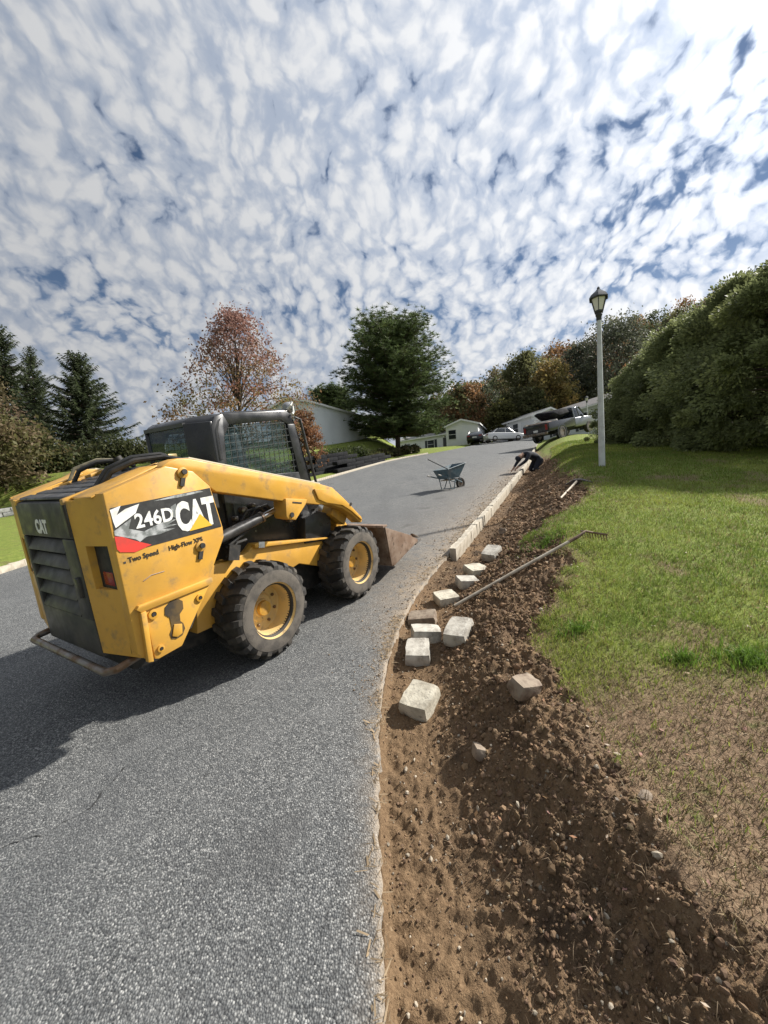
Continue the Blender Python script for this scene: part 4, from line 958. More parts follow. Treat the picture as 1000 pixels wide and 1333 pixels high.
def limbs(b, base_pts, tips, r0, rt, r):
    for p, t in zip(base_pts, tips):
        p, t = Vector(p), Vector(t); mid = (p + t) / 2 + Vector((random.uniform(-.1, .1), random.uniform(-.1, .1), .12)) * (t - p).length
        b.tube([p, mid, t], [r0, r0 * .6, rt], 5, cap=False)

def broadleaf(h, rad, prof, nclu, nleaf, ls, pal, seed, z0=.12, spread=.09, trunk=.16, bias=.55, topcol=None, mat=None):
    """returns (trunk mesh, crown mesh) for a tree of height h; prof(t) gives relative crown radius"""
    r = np.random.default_rng(seed); random.seed(seed)
    t = r.random(nclu); t = z0 + (1 - z0) * t; a = r.uniform(0, 6.283, nclu)
    q = prof(t) * rad * r.random(nclu) ** bias * (1 + .35 * (vnoise(a * 1.6, t * 5, seed) - .5))
    C = np.stack([q * np.cos(a), q * np.sin(a), t * h * .97], -1)
    ci = r.integers(0, nclu, nleaf)
    P = C[ci] + r.normal(size=(nleaf, 3)) * np.array([1, 1, .75]) * (spread * rad * (.6 + .8 * r.random(nclu)))[ci][:, None]
    V, F = cards(P, ls * r.uniform(.6, 1.35, nleaf), r)
    pal = np.array(pal); w_ = r.random(nclu)
    pc = pal[np.minimum((np.clip(w_ + r.normal(0, .12, nclu), 0, .999) * len(pal)).astype(int), len(pal) - 1)]
    if topcol is not None:
        f = np.clip((C[:, 2] / h - topcol[1]) / .3 + r.normal(0, .25, nclu), 0, 1)[:, None]; pc = pc * (1 - f) + np.array(topcol[0]) * f
    cl = pc[ci] * r.uniform(.65, 1.3, (nleaf, 1))
    b = B()
    n_ = 8; path = [(.04 * h * (vnoise(np.array([i * .7]), np.array([seed * 1.3]), 2)[0] - .5), .04 * h * (vnoise(np.array([i * .7]), np.array([seed + 9.]), 4)[0] - .5), h * .92 * i / (n_ - 1) - .2 * (i == 0)) for i in range(n_)]
    b.tube(path, [trunk * (1 - i / n_) ** 1.1 + .012 for i in range(n_)], 7)
    sel = r.choice(nclu, min(nclu, 60), replace=False)
    bp = [(path[min(int(C[j, 2] / h * .62 * (n_ - 1)), n_ - 1)][0], path[min(int(C[j, 2] / h * .62 * (n_ - 1)), n_ - 1)][1], C[j, 2] * .62) for j in sel]
    limbs(b, bp, [C[j] for j in sel], trunk * .28, .008, r)
    return b.mesh('trunk'), (V, F, cl)
def plant_tree(name, x, y, gen, label, cat='tree', group=None, rz=0.0, sc=(1, 1, 1), mat=None, sink=.1, shared=None):
    o = empty(name, (x, y, float(H(np.array([x]), np.array([y]), False)[0]) - sink), rz); o.scale = sc
    if shared is None:
        tm, (V, F, cl) = gen
        tk = link('trunk', tm, m_bark, o); cr = np_mesh('crown', V, F, mat or m_leaf, o, fcol=cl); shared = (tk.data, cr.data)
    else:
        link('trunk', shared[0], None, o); link('crown', shared[1], None, o)
    tag(o, label, cat, group); return shared
def fit(px_, y, pytop):                      # plan position on a sight line and the height that reaches a photo row
    x, _ = at_y(px_, y); D = y / ray(px_, 640)[1]
    g = float(H(np.array([x]), np.array([y]), False)[0]); r = ray(px_, pytop); return x, y, (CAMZ + r[2] / r[1] * y) - g

def spruce(h, rad, seed, dens=1.0):
    r = np.random.default_rng(seed); P = []; D = []; Ls = []; Ws = []; Cc = []
    b = B(); b.tube([(0, 0, -.2), (0, 0, h * .5), (0, 0, h * .99)], [.017 * h, .010 * h, .01], 7)
    z = .05 * h
    while z < h * .985:
        t = z / h; R0 = rad * (1 - t) ** .82 * (.92 if t > .15 else .8) + .05
        nb = int(6 * dens) if t < .9 else 5
        a0 = r.uniform(0, 6.28)
        for i in range(nb):
            a = a0 + 6.283 * i / nb + r.uniform(-.25, .25); Lb = R0 * r.uniform(.5, 1.3)
            k = max(int(Lb / .075), 4); s = np.linspace(.08, 1, k)
            dro = -.30 * (1 - t) * s + .34 * s ** 2.4
            if t > .8: dro = dro + .5 * s
            bx = np.cos(a) * Lb * s; by = np.sin(a) * Lb * s; bz = z + Lb * dro
            if Lb > .5: b.tube([(bx[0] * 0, 0, z), (bx[k // 2], by[k // 2], bz[k // 2]), (bx[-1], by[-1], bz[-1])], [.012 + .012 * Lb, .012, .006], 4, cap=False)
            for side in (-1, 0, 1):
                m = k; ln = (.40 * (1 - .55 * s) + .10) * min(1, Lb / 1.2 + .25) * r.uniform(.6, 1.2, m)
                dx = np.cos(a) * .55 - np.sin(a) * side * .8; dy = np.sin(a) * .55 + np.cos(a) * side * .8
                d = np.stack([np.full(m, dx), np.full(m, dy), np.full(m, -.42 if side else -.15) + r.uniform(-.35, .2, m)], -1) + r.normal(0, .16, (m, 3))
                d /= np.linalg.norm(d, axis=1, keepdims=True)
                P.append(np.stack([bx, by, bz], -1)); D.append(d); Ls.append(ln); Ws.append(np.full(m, .038) * r.uniform(.7, 1.3, m))
                Cc.append((np.array([.050, .066, .034]) * (1 - .35 * s[:, None]) + np.array([.055, .068, .026]) * s[:, None] * .5) * r.uniform(.6, 1.3, (m, 1)))
        z += .27 * (.6 + .5 * (1 - t)) * r.uniform(.8, 1.2) * h / 10
    V, F = spikes(np.concatenate(P), np.concatenate(D), np.concatenate(Ls), np.concatenate(Ws), r)
    return b.mesh('trunk'), (V, F, np.concatenate(Cc))

def pine(h, rad, seed):
    r = np.random.default_rng(seed); b = B(); n_ = 8
    b.tube([(.10 * math.sin(i), .08 * math.cos(i * 1.7), h * .95 * i / 7 - (.3 if i == 0 else 0)) for i in range(8)], [.24 * (1 - i / 8.2) + .015 for i in range(8)], 8)
    tips = []
    for i in range(420):
        t = r.uniform(.15, .985); a = r.uniform(0, 6.283)
        pr_ = np.interp(t, [.1, .2, .35, .55, .75, .9, 1.0], [.55, .85, 1.0, 1.02, .90, .68, .22])
        Lb = rad * pr_ * r.uniform(.55, 1.05) * (1 + .30 * (vnoise(np.array([a * 1.4]), np.array([t * 6]), seed)[0] - .5)); up = np.interp(t, [.1, .5, 1], [-.02, .16, .55])
        p0 = np.array([0, 0, t * h * .93]); p1 = p0 + np.array([math.cos(a) * Lb, math.sin(a) * Lb, Lb * up + r.uniform(-.15, .25)])
        mid = (p0 + p1) / 2 + np.array([0, 0, -.06 * Lb]); b.tube([p0, mid, p1], [.035 + .008 * Lb, .03, .012], 4, cap=False)
        m = int(6 + Lb * 6.5)
        s = r.uniform(.22, 1.02, m)[:, None]
        q = p0 * (1 - s) ** 2 + 2 * mid * s * (1 - s) + p1 * s ** 2
        off = r.normal(0, 1, (m, 3)) * np.array([.38, .38, .13]) * (.35 + .8 * s); off[:, 2] += .05
        tips.append(q + off)
    T = np.concatenate(tips); k = len(T); nn = 15
    d = unit(r, k * nn); d[:, 2] = np.abs(d[:, 2]) * .75 - .12; d /= np.linalg.norm(d, axis=1, keepdims=True)
    P = np.repeat(T, nn, 0)
    V, F = spikes(P, d, r.uniform(.24, .46, k * nn), r.uniform(.018, .034, k * nn), r)
    cl = np.repeat(np.array([.075, .108, .042]) * r.uniform(.55, 1.35, (k, 1)) + r.uniform(0, .012, (k, 1)) * np.array([1.6, 1.2, 0]), nn, 0)
    return b.mesh('trunk'), (V, F, cl)

def evergreen_mound(h, rad, seed, nleaf):
    """broad dense evergreen, foliage to the ground, surface broken into drooping sprays"""
    r = np.random.default_rng(seed); random.seed(seed)
    nc = 230
    t = r.random(nc) ** .9; a = r.uniform(0, 6.283, nc)
    prof = np.interp(t, [0, .08, .3, .55, .8, .93, 1], [.80, .96, 1.0, .86, .55, .32, .05])
    q = prof * rad * r.uniform(.62, 1.08, nc) * (1 + .40 * (vnoise(a * 1.9, t * 4.5, seed) - .5))
    C = np.stack([q * np.cos(a), q * np.sin(a), t * h * .96 + .10], -1)
    sz = r.uniform(.16, .46, nc) * rad / 2.0
    ci = r.integers(0, nc, nleaf)
    u = unit(r, nleaf); rr = r.random(nleaf) ** .45
    P = C[ci] + u * np.array([1, 1, .8]) * (sz[ci] * rr)[:, None]
    outw = P - np.array([0, 0, h * .4]); outw[:, 2] *= .5; outw /= np.linalg.norm(outw, axis=1, keepdims=True)
    d = outw * .7 + u * .55 + np.array([0, 0, -.25]); d /= np.linalg.norm(d, axis=1, keepdims=True)
    ln = r.uniform(.035, .11, nleaf); wv = np.cross(d, unit(r, nleaf)); wv /= np.linalg.norm(wv, axis=1, keepdims=True)
    W = wv * (ln * .30)[:, None]; Dl = d * ln[:, None]
    V = np.stack([P, P + Dl * .5 + W, P + Dl, P + Dl * .5 - W], 1).reshape(-1, 3); F = np.arange(4 * nleaf).reshape(-1, 4)
    cc = np.array([.195, .22, .098]) * r.uniform(.78, 1.22, (nc, 1)) + np.array([.035, .03, .004]) * (r.random((nc, 1)) < .25) * r.random((nc, 1))
    cl = cc[ci] * r.uniform(.7, 1.3, (nleaf, 1))
    b = B(); b.tube([(0, 0, -.2), (0, 0, h * .9)], [.12, .02], 6)
    sel = r.choice(nc, 60, replace=False); limbs(b, [(0, 0, C[j, 2] * .8) for j in sel], [C[j] * np.array([.95, .95, 1]) for j in sel], .035, .008, r)
    return b.mesh('trunk'), (V, F, cl)

# tall conifers at the far left
x, y, h = fit(22, 27, 418); s1 = plant_tree('spruce_tree', x, y, spruce(h, h * .33, 3), 'tallest dark spruce at the far left edge', 'tree', 'dark spruces on the left', mat=m_needle)
x2, y2, h2 = fit(58, 28.5, 446); plant_tree('spruce_tree', x2, y2, None, 'slim dark spruce between the other two spruces on the left', 'tree', 'dark spruces on the left', 1.9, (h2 / h * .8, h2 / h * .8, h2 / h), shared=s1)
x2, y2, h2 = fit(118, 26, 455); plant_tree('spruce_tree', x2, y2, spruce(h2, h2 * .50, 9, 1.15), 'wide dark spruce with upswept branch tips just left of the loader cab', 'tree', 'dark spruces on the left', mat=m_needle)
# olive and tan shrubs in front of them
for i, (px_, yy, pt, rd, pal, lb) in enumerate([
    (8, 19, 540, 2.0, [(.16, .13, .065), (.11, .105, .04), (.20, .15, .09)], 'tan and olive autumn shrub at the left photo edge below the spruces'),
    (40, 21, 560, 1.9, [(.075, .085, .03), (.11, .10, .04), (.14, .11, .055)], 'olive green shrub between the tan shrub and the wide spruce'),
    (-25, 22, 470, 2.4, [(.15, .105, .07), (.19, .14, .09), (.12, .10, .05)], 'taller bare-looking tan tree cut by the left photo edge'),
    (85, 22, 585, 1.9, [(.05, .062, .024), (.07, .075, .03)], 'dark green shrub under the wide spruce behind the loader hood'),
    (165, 24, 575, 2.2, [(.045, .055, .022), (.065, .07, .028)], 'dark green shrub behind the rear of the loader cab')]):
    x, y, h = fit(px_, yy, pt)
    plant_tree('shrub', x, y, broadleaf(h, rd, lambda t: np.interp(t, [0, .2, .6, 1], [.75, 1, .9, .3]), 110, 6500, .10, pal, 20 + i, .04, .16, .05), lb, 'shrub', 'autumn shrubs on the left')
# red maple behind the loader
x, y, h = fit(322, 21, 398)
plant_tree('maple_tree', x, y, broadleaf(h, h * .47, lambda t: np.interp(t, [0, .15, .3, .5, .75, .9, 1], [.35, .95, 1.0, .82, .52, .32, .06]), 420, 14500, .070, [(.19, .15, .06), (.24, .15, .08), (.20, .17, .065), (.26, .13, .09)], 31, .12, .07, .13, .5, ((.27, .15, .125), .42)), 'autumn maple with red top and olive lower leaves behind the loader cab', 'tree')
x, y, h = fit(404, 23, 532)
plant_tree('small_maple', x, y, broadleaf(h, h * .36, lambda t: np.interp(t, [0, .25, .6, 1], [.5, 1, .8, .2]), 120, 6500, .07, [(.24, .12, .065), (.20, .105, .055), (.26, .15, .08)], 33, .1, .10, .05), 'small copper-leaved tree in front of the grey building', 'tree')
# big white pine in the middle
x, y, h = fit(521, 38, 410)
plant_tree('pine_tree', x, y, pine(h, 5.5, 44), 'large dark green pine standing alone behind the road', 'tree', mat=m_needle)
x, y, h = fit(440, 52, 505)
plant_tree('distant_pine', x, y, pine(h, 3.6, 46), 'small dark conifer showing above the grey building roof', 'tree', mat=m_needle)
x, y, h = fit(578, 76, 524)
plant_tree('lime_green_tree', x, y, broadleaf(h, 5.4, lambda t: np.interp(t, [0, .2, .6, 1], [.7, 1, .9, .3]), 150, 7000, .34, [(.13, .15, .035), (.10, .125, .03), (.16, .165, .05)], 48, .06, .14, .1), 'yellow-green leafy tree behind the right side of the big pine', 'tree')
x, y, h = fit(495, 47, 556)
plant_tree('green_shrub', x, y, broadleaf(h, 2.6, lambda t: np.interp(t, [0, .2, .6, 1], [.8, 1, .9, .4]), 90, 4000, .2, [(.085, .10, .03), (.06, .08, .025)], 49, .05, .15, .06), 'green shrub under the left side of the big pine', 'shrub')
# evergreen screen on the right
ev = [(1040, 8.6, 330, 2.2, 'nearest tall evergreen of the dense screen, cut by the right photo edge'),
      (965, 10.6, 366, 2.2, 'second dense evergreen of the right screen, behind the nearest one'),
      (905, 12.8, 415, 2.2, 'middle dense evergreen of the right screen'),
      (856, 14.4, 455, 1.7, 'fourth evergreen of the right screen, next to its low left end'),
      (822, 15.4, 506, 1.25, 'lowest rounded evergreen at the left end of the right screen')]
shared = []
for i, (px_, yy, pt, rd, lb) in enumerate(ev):
    x, y, h = fit(px_, yy, pt)
    if i < 2: g = evergreen_mound(h, rd, 60 + i, 95000); sc = (1, 1, 1); shared.append((h, rd)); sh_ = None
    else: k_ = i % 2; sc = (rd / shared[k_][1], rd / shared[k_][1], h / shared[k_][0]); g = None; sh_ = store[k_]
    rr_ = plant_tree('evergreen_tree', x, y, g, lb, 'tree', 'dense evergreen screen beside the lawn', i * 1.37, sc, mat=m_needle, shared=sh_)
    if i == 0: store = []
    if i < 2: store.append(rr_)
# hedge row above the retaining walls
hd = None
for i, (px_, yy) in enumerate(((425, 27), (447, 29), (468, 31))):
    x, y = at_y(px_, yy)
    hd = plant_tree('hedge_shrub', x, y, broadleaf(1.25, 1.15, lambda t: np.interp(t, [0, .2, .7, 1], [.8, 1, 1, .6]), 90, 4200, .075, [(.045, .06, .02), (.06, .075, .026)], 80, .05, .16, .03) if hd is None else None, ('left', 'middle', 'right')[i] + ' one of three dark hedge shrubs above the upper retaining wall', 'shrub', 'dark hedge below the grey building', i * 1.1, shared=hd)
# low plants along the second wall
lp_ = None
for i, (px_, yy) in enumerate(((478, 31), (490, 32.5), (502, 34), (514, 35.5), (527, 37), (540, 38.5))):
    x, y = at_y(px_, yy)
    lp_ = plant_tree('low_shrub', x, y, broadleaf(.75, .85, lambda t: np.interp(t, [0, .3, .8, 1], [.9, 1, .8, .4]), 60, 2200, .09, [(.075, .085, .03), (.06, .06, .03), (.11, .09, .045)], 82, .05, .18, .03) if lp_ is None else None, ('leftmost', 'second', 'third', 'fourth', 'fifth', 'rightmost')[i] + ' from the left of six low brownish shrubs below the pine', 'shrub', 'low shrubs below the pine', i * .9, shared=lp_)

# wooded hillside
r = np.random.default_rng(200); Vs = []; Fs = []; Cs = []; nv = 0
pals = [(.12, .125, .058), (.16, .135, .07), (.22, .145, .075), (.09, .105, .052), (.25, .14, .066), (.17, .16, .075), (.19, .145, .10), (.08, .092, .055)]
spots = []
for yy, n_ in ((62, 16), (74, 20), (88, 24), (103, 28), (120, 28)):
    for i in range(n_):
        px_ = 575 + (1010 - 575) * (i + r.uniform(-.3, .3)) / (n_ - 1) ; spots.append((*at_y(px_, yy + r.uniform(-5, 5)), yy))
tb = B()
for (x, y, yy) in spots:
    h = r.uniform(8, 13) * (.75 if yy < 70 else 1); rd = h * r.uniform(.26, .36); g = float(base(x, y)); nc = 60; k = 1500
    t = r.uniform(.18, 1, nc); a = r.uniform(0, 6.28, nc); q = rd * np.interp(t, [.1, .4, .7, 1], [.7, 1, .85, .3]) * r.random(nc) ** .4
    C = np.stack([q * np.cos(a), q * np.sin(a), t * h], -1); ci = r.integers(0, nc, k)
    P = C[ci] + r.normal(size=(k, 3)) * rd * .17 + np.array([x, y, g])
    V, F = cards(P, r.uniform(.16, .38, k), r); c = np.array(pals[r.integers(0, len(pals))])
    Vs.append(V); Fs.append(F + nv); nv += len(V); Cs.append(c * r.uniform(.75, 1.2, (nc, 1))[ci] * r.uniform(.7, 1.3, (k, 1)))
    tb.tube([(x, y, g - .5), (x, y, g + h * .8)], [.2, .04], 5)
wood = np_mesh('woodland', np.concatenate(Vs), np.concatenate(Fs), m_leaf, fcol=np.concatenate(Cs)); tag(wood, 'far autumn woodland covering the hillside behind the houses', 'woodland', kind='stuff')
tw = tb.build('trunks', m_bark, wood); tw['kind'] = 'stuff'
# trees that stand out from the wood
for i, (px_, yy, pt, rd, pal, lb) in enumerate([
    (808, 56, 416, 6.0, [(.075, .085, .058), (.09, .098, .068)], 'big dark rounded tree rising behind the near lamp post'),
    (762, 60, 448, 4.8, [(.075, .085, .058), (.095, .10, .068)], 'dark tree left of the near lamp post, lower than its neighbour'),
    (722, 55, 470, 3.6, [(.30, .21, .08), (.24, .19, .07), (.18, .15, .06)], 'golden-orange autumn tree above the loaded truck'),
    (690, 58, 457, 3.8, [(.13, .135, .06), (.15, .15, .07)], 'olive tree in the wood left of the golden one'),
    (615, 60, 500, 4.2, [(.24, .14, .07), (.27, .145, .066), (.19, .13, .066)], 'rust-brown tree at the left end of the wood'),
    (660, 54, 522, 2.4, [(.12, .12, .04), (.10, .10, .035)], 'small yellow-green tree behind the pale house roofs'),
    (700, 53, 505, 2.2, [(.10, .11, .045), (.13, .13, .06)], 'slender yellow-green tree behind the truck')]):
    x, y, h = fit(px_, yy, pt)
    plant_tree('autumn_tree', x, y, broadleaf(h, rd, lambda t: np.interp(t, [0, .3, .6, .85, 1], [.55, 1, .95, .6, .25]), 170, 9000, .19, pal, 210 + i, .12, .13, .18), lb, 'tree', 'trees standing out from the hillside wood')

# ------------------------------------------------------------------ retaining walls, far left wall
def block_wall(name, A, Bp, courses, ch, th, label, mat, blk=.9, step=0.0):
    A = np.array(A); Bp = np.array(Bp); ln = np.linalg.norm(Bp - A); u = (Bp - A) / ln; ang = math.atan2(u[1], u[0])
    o = empty(name, (A[0], A[1], float(base(*A)))); tag(o, label, 'wall')
    nb = int(ln / blk); me = B(); me.box((0, 0, 0), (blk - .02, th, ch - .015)); me.bevel(.02, 2); me = me.mesh('block'); me.materials.append(mat)
    for c in range(courses):
        for i in range(nb + (c % 2)):
            s_ = (i + .5 - .5 * (c % 2)) * blk
            if s_ < .2 or s_ > ln: continue
            p = A + u * s_; q = link('block', me, None, o)
            q.location = (p[0] - A[0] + random.uniform(-.01, .01), p[1] - A[1] + c * .03, float(base(*p)) - o.location.z + .05 + ch * (c + .5)); q.rotation_euler = (0, math.asin(max(-1, min(1, (float(base(*(p - u * .3))) - float(base(*(p + u * .3)))) / .6))), ang)
A_ = at_y(392, 21.0); B_ = at_y(472, 27.0); C_ = at_y(438, 22.9); D_ = at_y(512, 31.0)
block_wall('retaining_wall', A_, B_, 5, .23, .35, 'taller dark block retaining wall beside the left kerb, under the hedge', m_wtim, 2.4)
block_wall('retaining_wall', C_, D_, 3, .22, .35, 'lower dark block retaining wall running on towards the pine', m_wtim, 2.4)
A_ = at_y(-60, 14.5); B_ = at_y(70, 17.5)
block_wall('garden_wall', A_, B_, 3, .17, .3, 'low pale grey stone wall behind the far left lawn', M('pale_wall_stone', (.36, .36, .35), .9, c2=(.26, .26, .25), scale=6, bump=.4), .5)

# ------------------------------------------------------------------ houses
def siding_mat(name, c, c2):
    m, k, o = new_mat(name)
    tcn = k('ShaderNodeTexCoord').outputs['Object']; sp_ = k('ShaderNodeSeparateXYZ', {0: tcn})
    saw = k.math('FRACT', k.math('MULTIPLY', sp_.outputs[2], 7.0))
    cc_ = k.mix(k.ss(k.noise(tcn, .8, 4), .35, .7), c, c2)
    p = k('ShaderNodeBsdfPrincipled', {'Base Color': cc_, 'Roughness': .5})
    b_ = k('ShaderNodeBump', {'Height': saw, 'Strength': .6, 'Distance': .02}); m.node_tree.links.new(b_.outputs[0], p.inputs['Normal'])
    m.node_tree.links.new(p.outputs[0], o.inputs[0]); return m
m_sidw = siding_mat('lap_siding_white', (.82, .82, .82), (.76, .77, .78))
m_sidg = siding_mat('lap_siding_grey', (.70, .73, .76), (.64, .67, .70))
def house(name, c, rz, lx_, ly_, hw, pitch, mw, mr, label, wins=(), doors=(), over=.3, sink=.6):
    """box lx by ly, ridge along local x; wins/doors: (face, pos, z, w, h, shutters)"""
    o = empty(name, c, rz); tag(o, label, 'house')
    hy = ly_ / 2; rh = hy * pitch; b = B()
    b.prism([(-hy, -sink), (hy, -sink), (hy, hw), (0, hw + rh), (-hy, hw)], -lx_ / 2, lx_ / 2, 'x'); b.build('wall', mw, o)
    for s in (-1, 1):
        b = B(); e = over; t_ = .10
        b.prism([(0, hw + rh + .02), (s * (hy + e), hw - e * pitch + .02), (s * (hy + e), hw - e * pitch + .02 + t_), (0, hw + rh + .02 + t_)], -lx_ / 2 - e, lx_ / 2 + e, 'x'); b.build('roof', mr, o)
        b = B(); b.box((0, s * (hy + e), hw - e * pitch + .02), (lx_ + 2 * e, .05, .16)); b.build('fascia', m_trim, o)
    for s in (-1, 1):
        for s2 in (-1, 1):
            b = B(); x0 = s * (lx_ / 2 + over + .012)
            b.prism([(0, hw + rh - .10), (s2 * (hy + over), hw - over * pitch - .10), (s2 * (hy + over), hw - over * pitch + .10), (0, hw + rh + .10)], x0 - .02, x0 + .02, 'x'); b.build('barge_board', m_trim, o)
    def on(face, pos, z, w_, h_, dep, mt, nm, par, inset=0.0):
        if face in ('-y', '+y'): s = -1 if face == '-y' else 1; b = B().box((pos, s * (hy + inset + dep / 2), z), (w_, dep, h_))
        else: s = -1 if face == '-x' else 1; b = B().box((s * (lx_ / 2 + inset + dep / 2), pos, z), (dep, w_, h_))
        return b.build(nm, mt, par)
    for (f_, p_, z_, w_, h_, sh_) in wins:
        wn_ = on(f_, p_, z_, w_ + .16, h_ + .16, .05, m_trim, 'window', o); on(f_, p_, z_, w_, h_, .02, m_glassd, 'pane', wn_, .045)
        on(f_, p_, z_, w_, .05, .02, m_trim, 'glazing_bar', wn_, .066)
        if sh_:
            for q in (-1, 1): on(f_, p_ + q * (w_ / 2 + .30), z_, .38, h_ + .1, .05, M('shutter_dark', (.03, .035, .045), .5), 'shutter', o)
    for (f_, p_, w_, h_, mt) in doors:
        on(f_, p_, h_ / 2, w_, h_, .06, mt, 'door', o)
    return o
def on_ground(px_, y): x, _ = at_y(px_, y); return x, y, float(H(np.array([x]), np.array([y]), False)[0])
m_gdoor = M('garage_door_white', (.62, .63, .64), .5); m_ddoor = M('front_door_dark', (.05, .05, .055), .5)
# grey building on the left terrace: long eave wall runs away to the right
pA = at(408, 525, 32.5); pB = at(474, 543, 40.0); ex = pB[:2] - pA[:2]; ln_ = float(np.linalg.norm(ex)) + 1.0; an = math.atan2(ex[1], ex[0])
cx, cy = (pA[0] + pB[0]) / 2, (pA[1] + pB[1]) / 2
nrm_ = np.array([-math.sin(an), math.cos(an)]); zb = 1.633 + 5.15
house('mobile_home', (cx + nrm_[0] * 2.2, cy + nrm_[1] * 2.2, zb - .2), an, ln_, 4.4, 2.75, .28, m_sidg, m_roofl, 'plain pale grey building on the left terrace behind the copper tree', over=.2, sink=1.5)
# white houses past the top of the road
def eave_house(name, a, b, DA, depth, hw, pitch, mw, mr, label, wins=(), doors=(), over=.25, sink=2.0):
    """front eave seen from photo point a to photo point b; a at camera depth DA, both ends at one height"""
    A = at(a[0], a[1], DA); rb = ray(*b); Bq = rb * ((A[2] - CAMZ) / rb[2]) + np.array([0, 0, CAMZ])
    e = Bq[:2] - A[:2]; ln_ = float(np.linalg.norm(e)); an = math.atan2(e[1], e[0]); nn_ = np.array([-math.sin(an), math.cos(an)])
    c = (A[:2] + Bq[:2]) / 2 + nn_ * depth / 2
    return house(name, (c[0], c[1], A[2] - hw), an, ln_, depth, hw, pitch, mw, mr, label, wins, doors, over, sink)
eave_house('mobile_home', (518, 575), (603, 561), 62, 4.6, 2.5, .30, m_sidw, m_roofl, 'long low white house with dark windows left of the white gable', [('-y', .4, 1.3, 1.1, 1.2, True), ('-y', 5.2, 1.3, 1.3, 1.4, True), ('-y', -4, 1.3, 1.1, 1.1, False)], [('-y', 3.0, .95, 2.0, m_ddoor)])
eave_house('mobile_home', (641, 556), (692, 541), 54, 5.4, 2.5, .34, m_sidw, m_roofl, 'white house with pale roof behind the white car', [('-y', -1.6, 1.4, 1.1, 1.2, True), ('-y', 1.0, 1.4, .9, 1.2, False)], [('-y', 3.2, 2.3, 2.0, m_gdoor)])
x, y, z = on_ground(621, 50); house('mobile_home', (x, y + 3.5, z - .1), R_(68), 9.0, 4.0, 2.45, .32, m_sidw, m_roofl, 'white gable end of a house between two longer white houses', [('-x', 1.2, 1.4, .9, 1.1, False)])
eave_house('mobile_home', (698, 549), (815, 514), 44, 6.0, 2.9, .42, m_sidg, m_roof, 'pale house with dark roof and dark shutters right of the truck', [('-y', -2.6, 1.5, 1.1, 1.3, True), ('-y', 1.2, 1.5, 1.1, 1.3, True), ('-y', 4.2, 1.5, 1.0, 1.3, True)], [('-y', -5.2, .95, 2.0, m_ddoor)])

# ------------------------------------------------------------------ vehicles
def wheel_set(o, xs, yw, rr, wdt=.22):
    for x_ in xs:
        for s in (-1, 1):
            wl = B().lathe([(rr * .62, -wdt / 2), (rr * .93, -wdt / 2), (rr, -wdt * .35), (rr, wdt * .35), (rr * .93, wdt / 2), (rr * .62, wdt / 2)], k=22, closed=True).build('wheel', m_tyre, o); wl.location = (x_, s * yw, rr)
            B().lathe([(rr * .62, -wdt * .42), (rr * .5, -wdt * .3), (.0001, -wdt * .36), (.0001, wdt * .36), (rr * .5, wdt * .3), (rr * .62, wdt * .42)], k=18).build('rim', m_steel, wl)
def car(name, c, rz, paint, label, Ln=4.6, W=1.8, Hh=1.45):
    o = empty(name, c, rz); tag(o, label, 'car'); a = Ln / 2; hw = W / 2
    b = B(); b.prism([(-a, .42), (-a + .1, .30), (-a + .5, .24), (a - .4, .24), (a, .34), (a, .62), (a - .25, .78), (a - 1.15, .92), (-a + .9, .98), (-a + .12, .95), (-a, .75)], -hw, hw); b.bevel(.09, 3); b.build('body', paint, o)
    b = B(); prof = [(-a + .55, .95), (a - 1.25, .90), (a - 1.95, Hh - .02), (-a + 1.65, Hh), (-a + 1.2, Hh - .03)]
    lo_ = [(x_, s * hw * .93, z_) for x_, z_ in prof[:2] for s in (-1, 1)]; hi_ = [(x_, s * hw * .76, z_) for x_, z_ in prof[2:] for s in (-1, 1)]
    b.hull(lo_ + hi_); b.bevel(.04, 2); b.build('windows', m_glassd, o)
    b = B(); b.hull([(x_, s * hw * .70, z_) for x_, z_ in ((a - 1.92, Hh - .035), (-a + 1.55, Hh - .01), (a - 2.0, Hh + .02), (-a + 1.6, Hh + .035)) for s in (-1, 1)]); b.bevel(.02); b.build('roof', paint, o)
    for s in (-1, 1):
        for (x0_, x1_) in ((a - 1.25, a - 1.95), (-a + .62, -a + 1.28), (-.12, -.10)):
            B().tube([(x0_, s * hw * .92, .92), (x1_, s * hw * .77, Hh - .01)], .035, 6).build('pillar', paint, o)
        B().box((-a + .02, s * hw * .72, .78), (.06, .32, .14)).build('tail_lamp', m_lamp_r, o)
        B().box((a - .04, s * hw * .70, .64), (.08, .34, .13)).build('headlight', m_white, o)
        B().box((a - 1.55, s * (hw + .08), 1.0), (.12, .14, .11)).build('mirror', paint, o)
    B().box((-a - .005, 0, .62), (.03, .5, .14)).build('number_plate', m_white, o)
    wheel_set(o, (-a + .85, a - .9), hw - .10, .32)
    return o
x, y, z = on_ground(658, 45); car('parked_car', (x, y, z + .02), R_(12), m_carw, 'white car parked in front of the white gabled house')
x, y, z = on_ground(624, 47); car('parked_car', (x, y, z - .05), R_(70), m_card, 'dark car seen end-on against the white gable wall', 4.4, 1.8, 1.4)
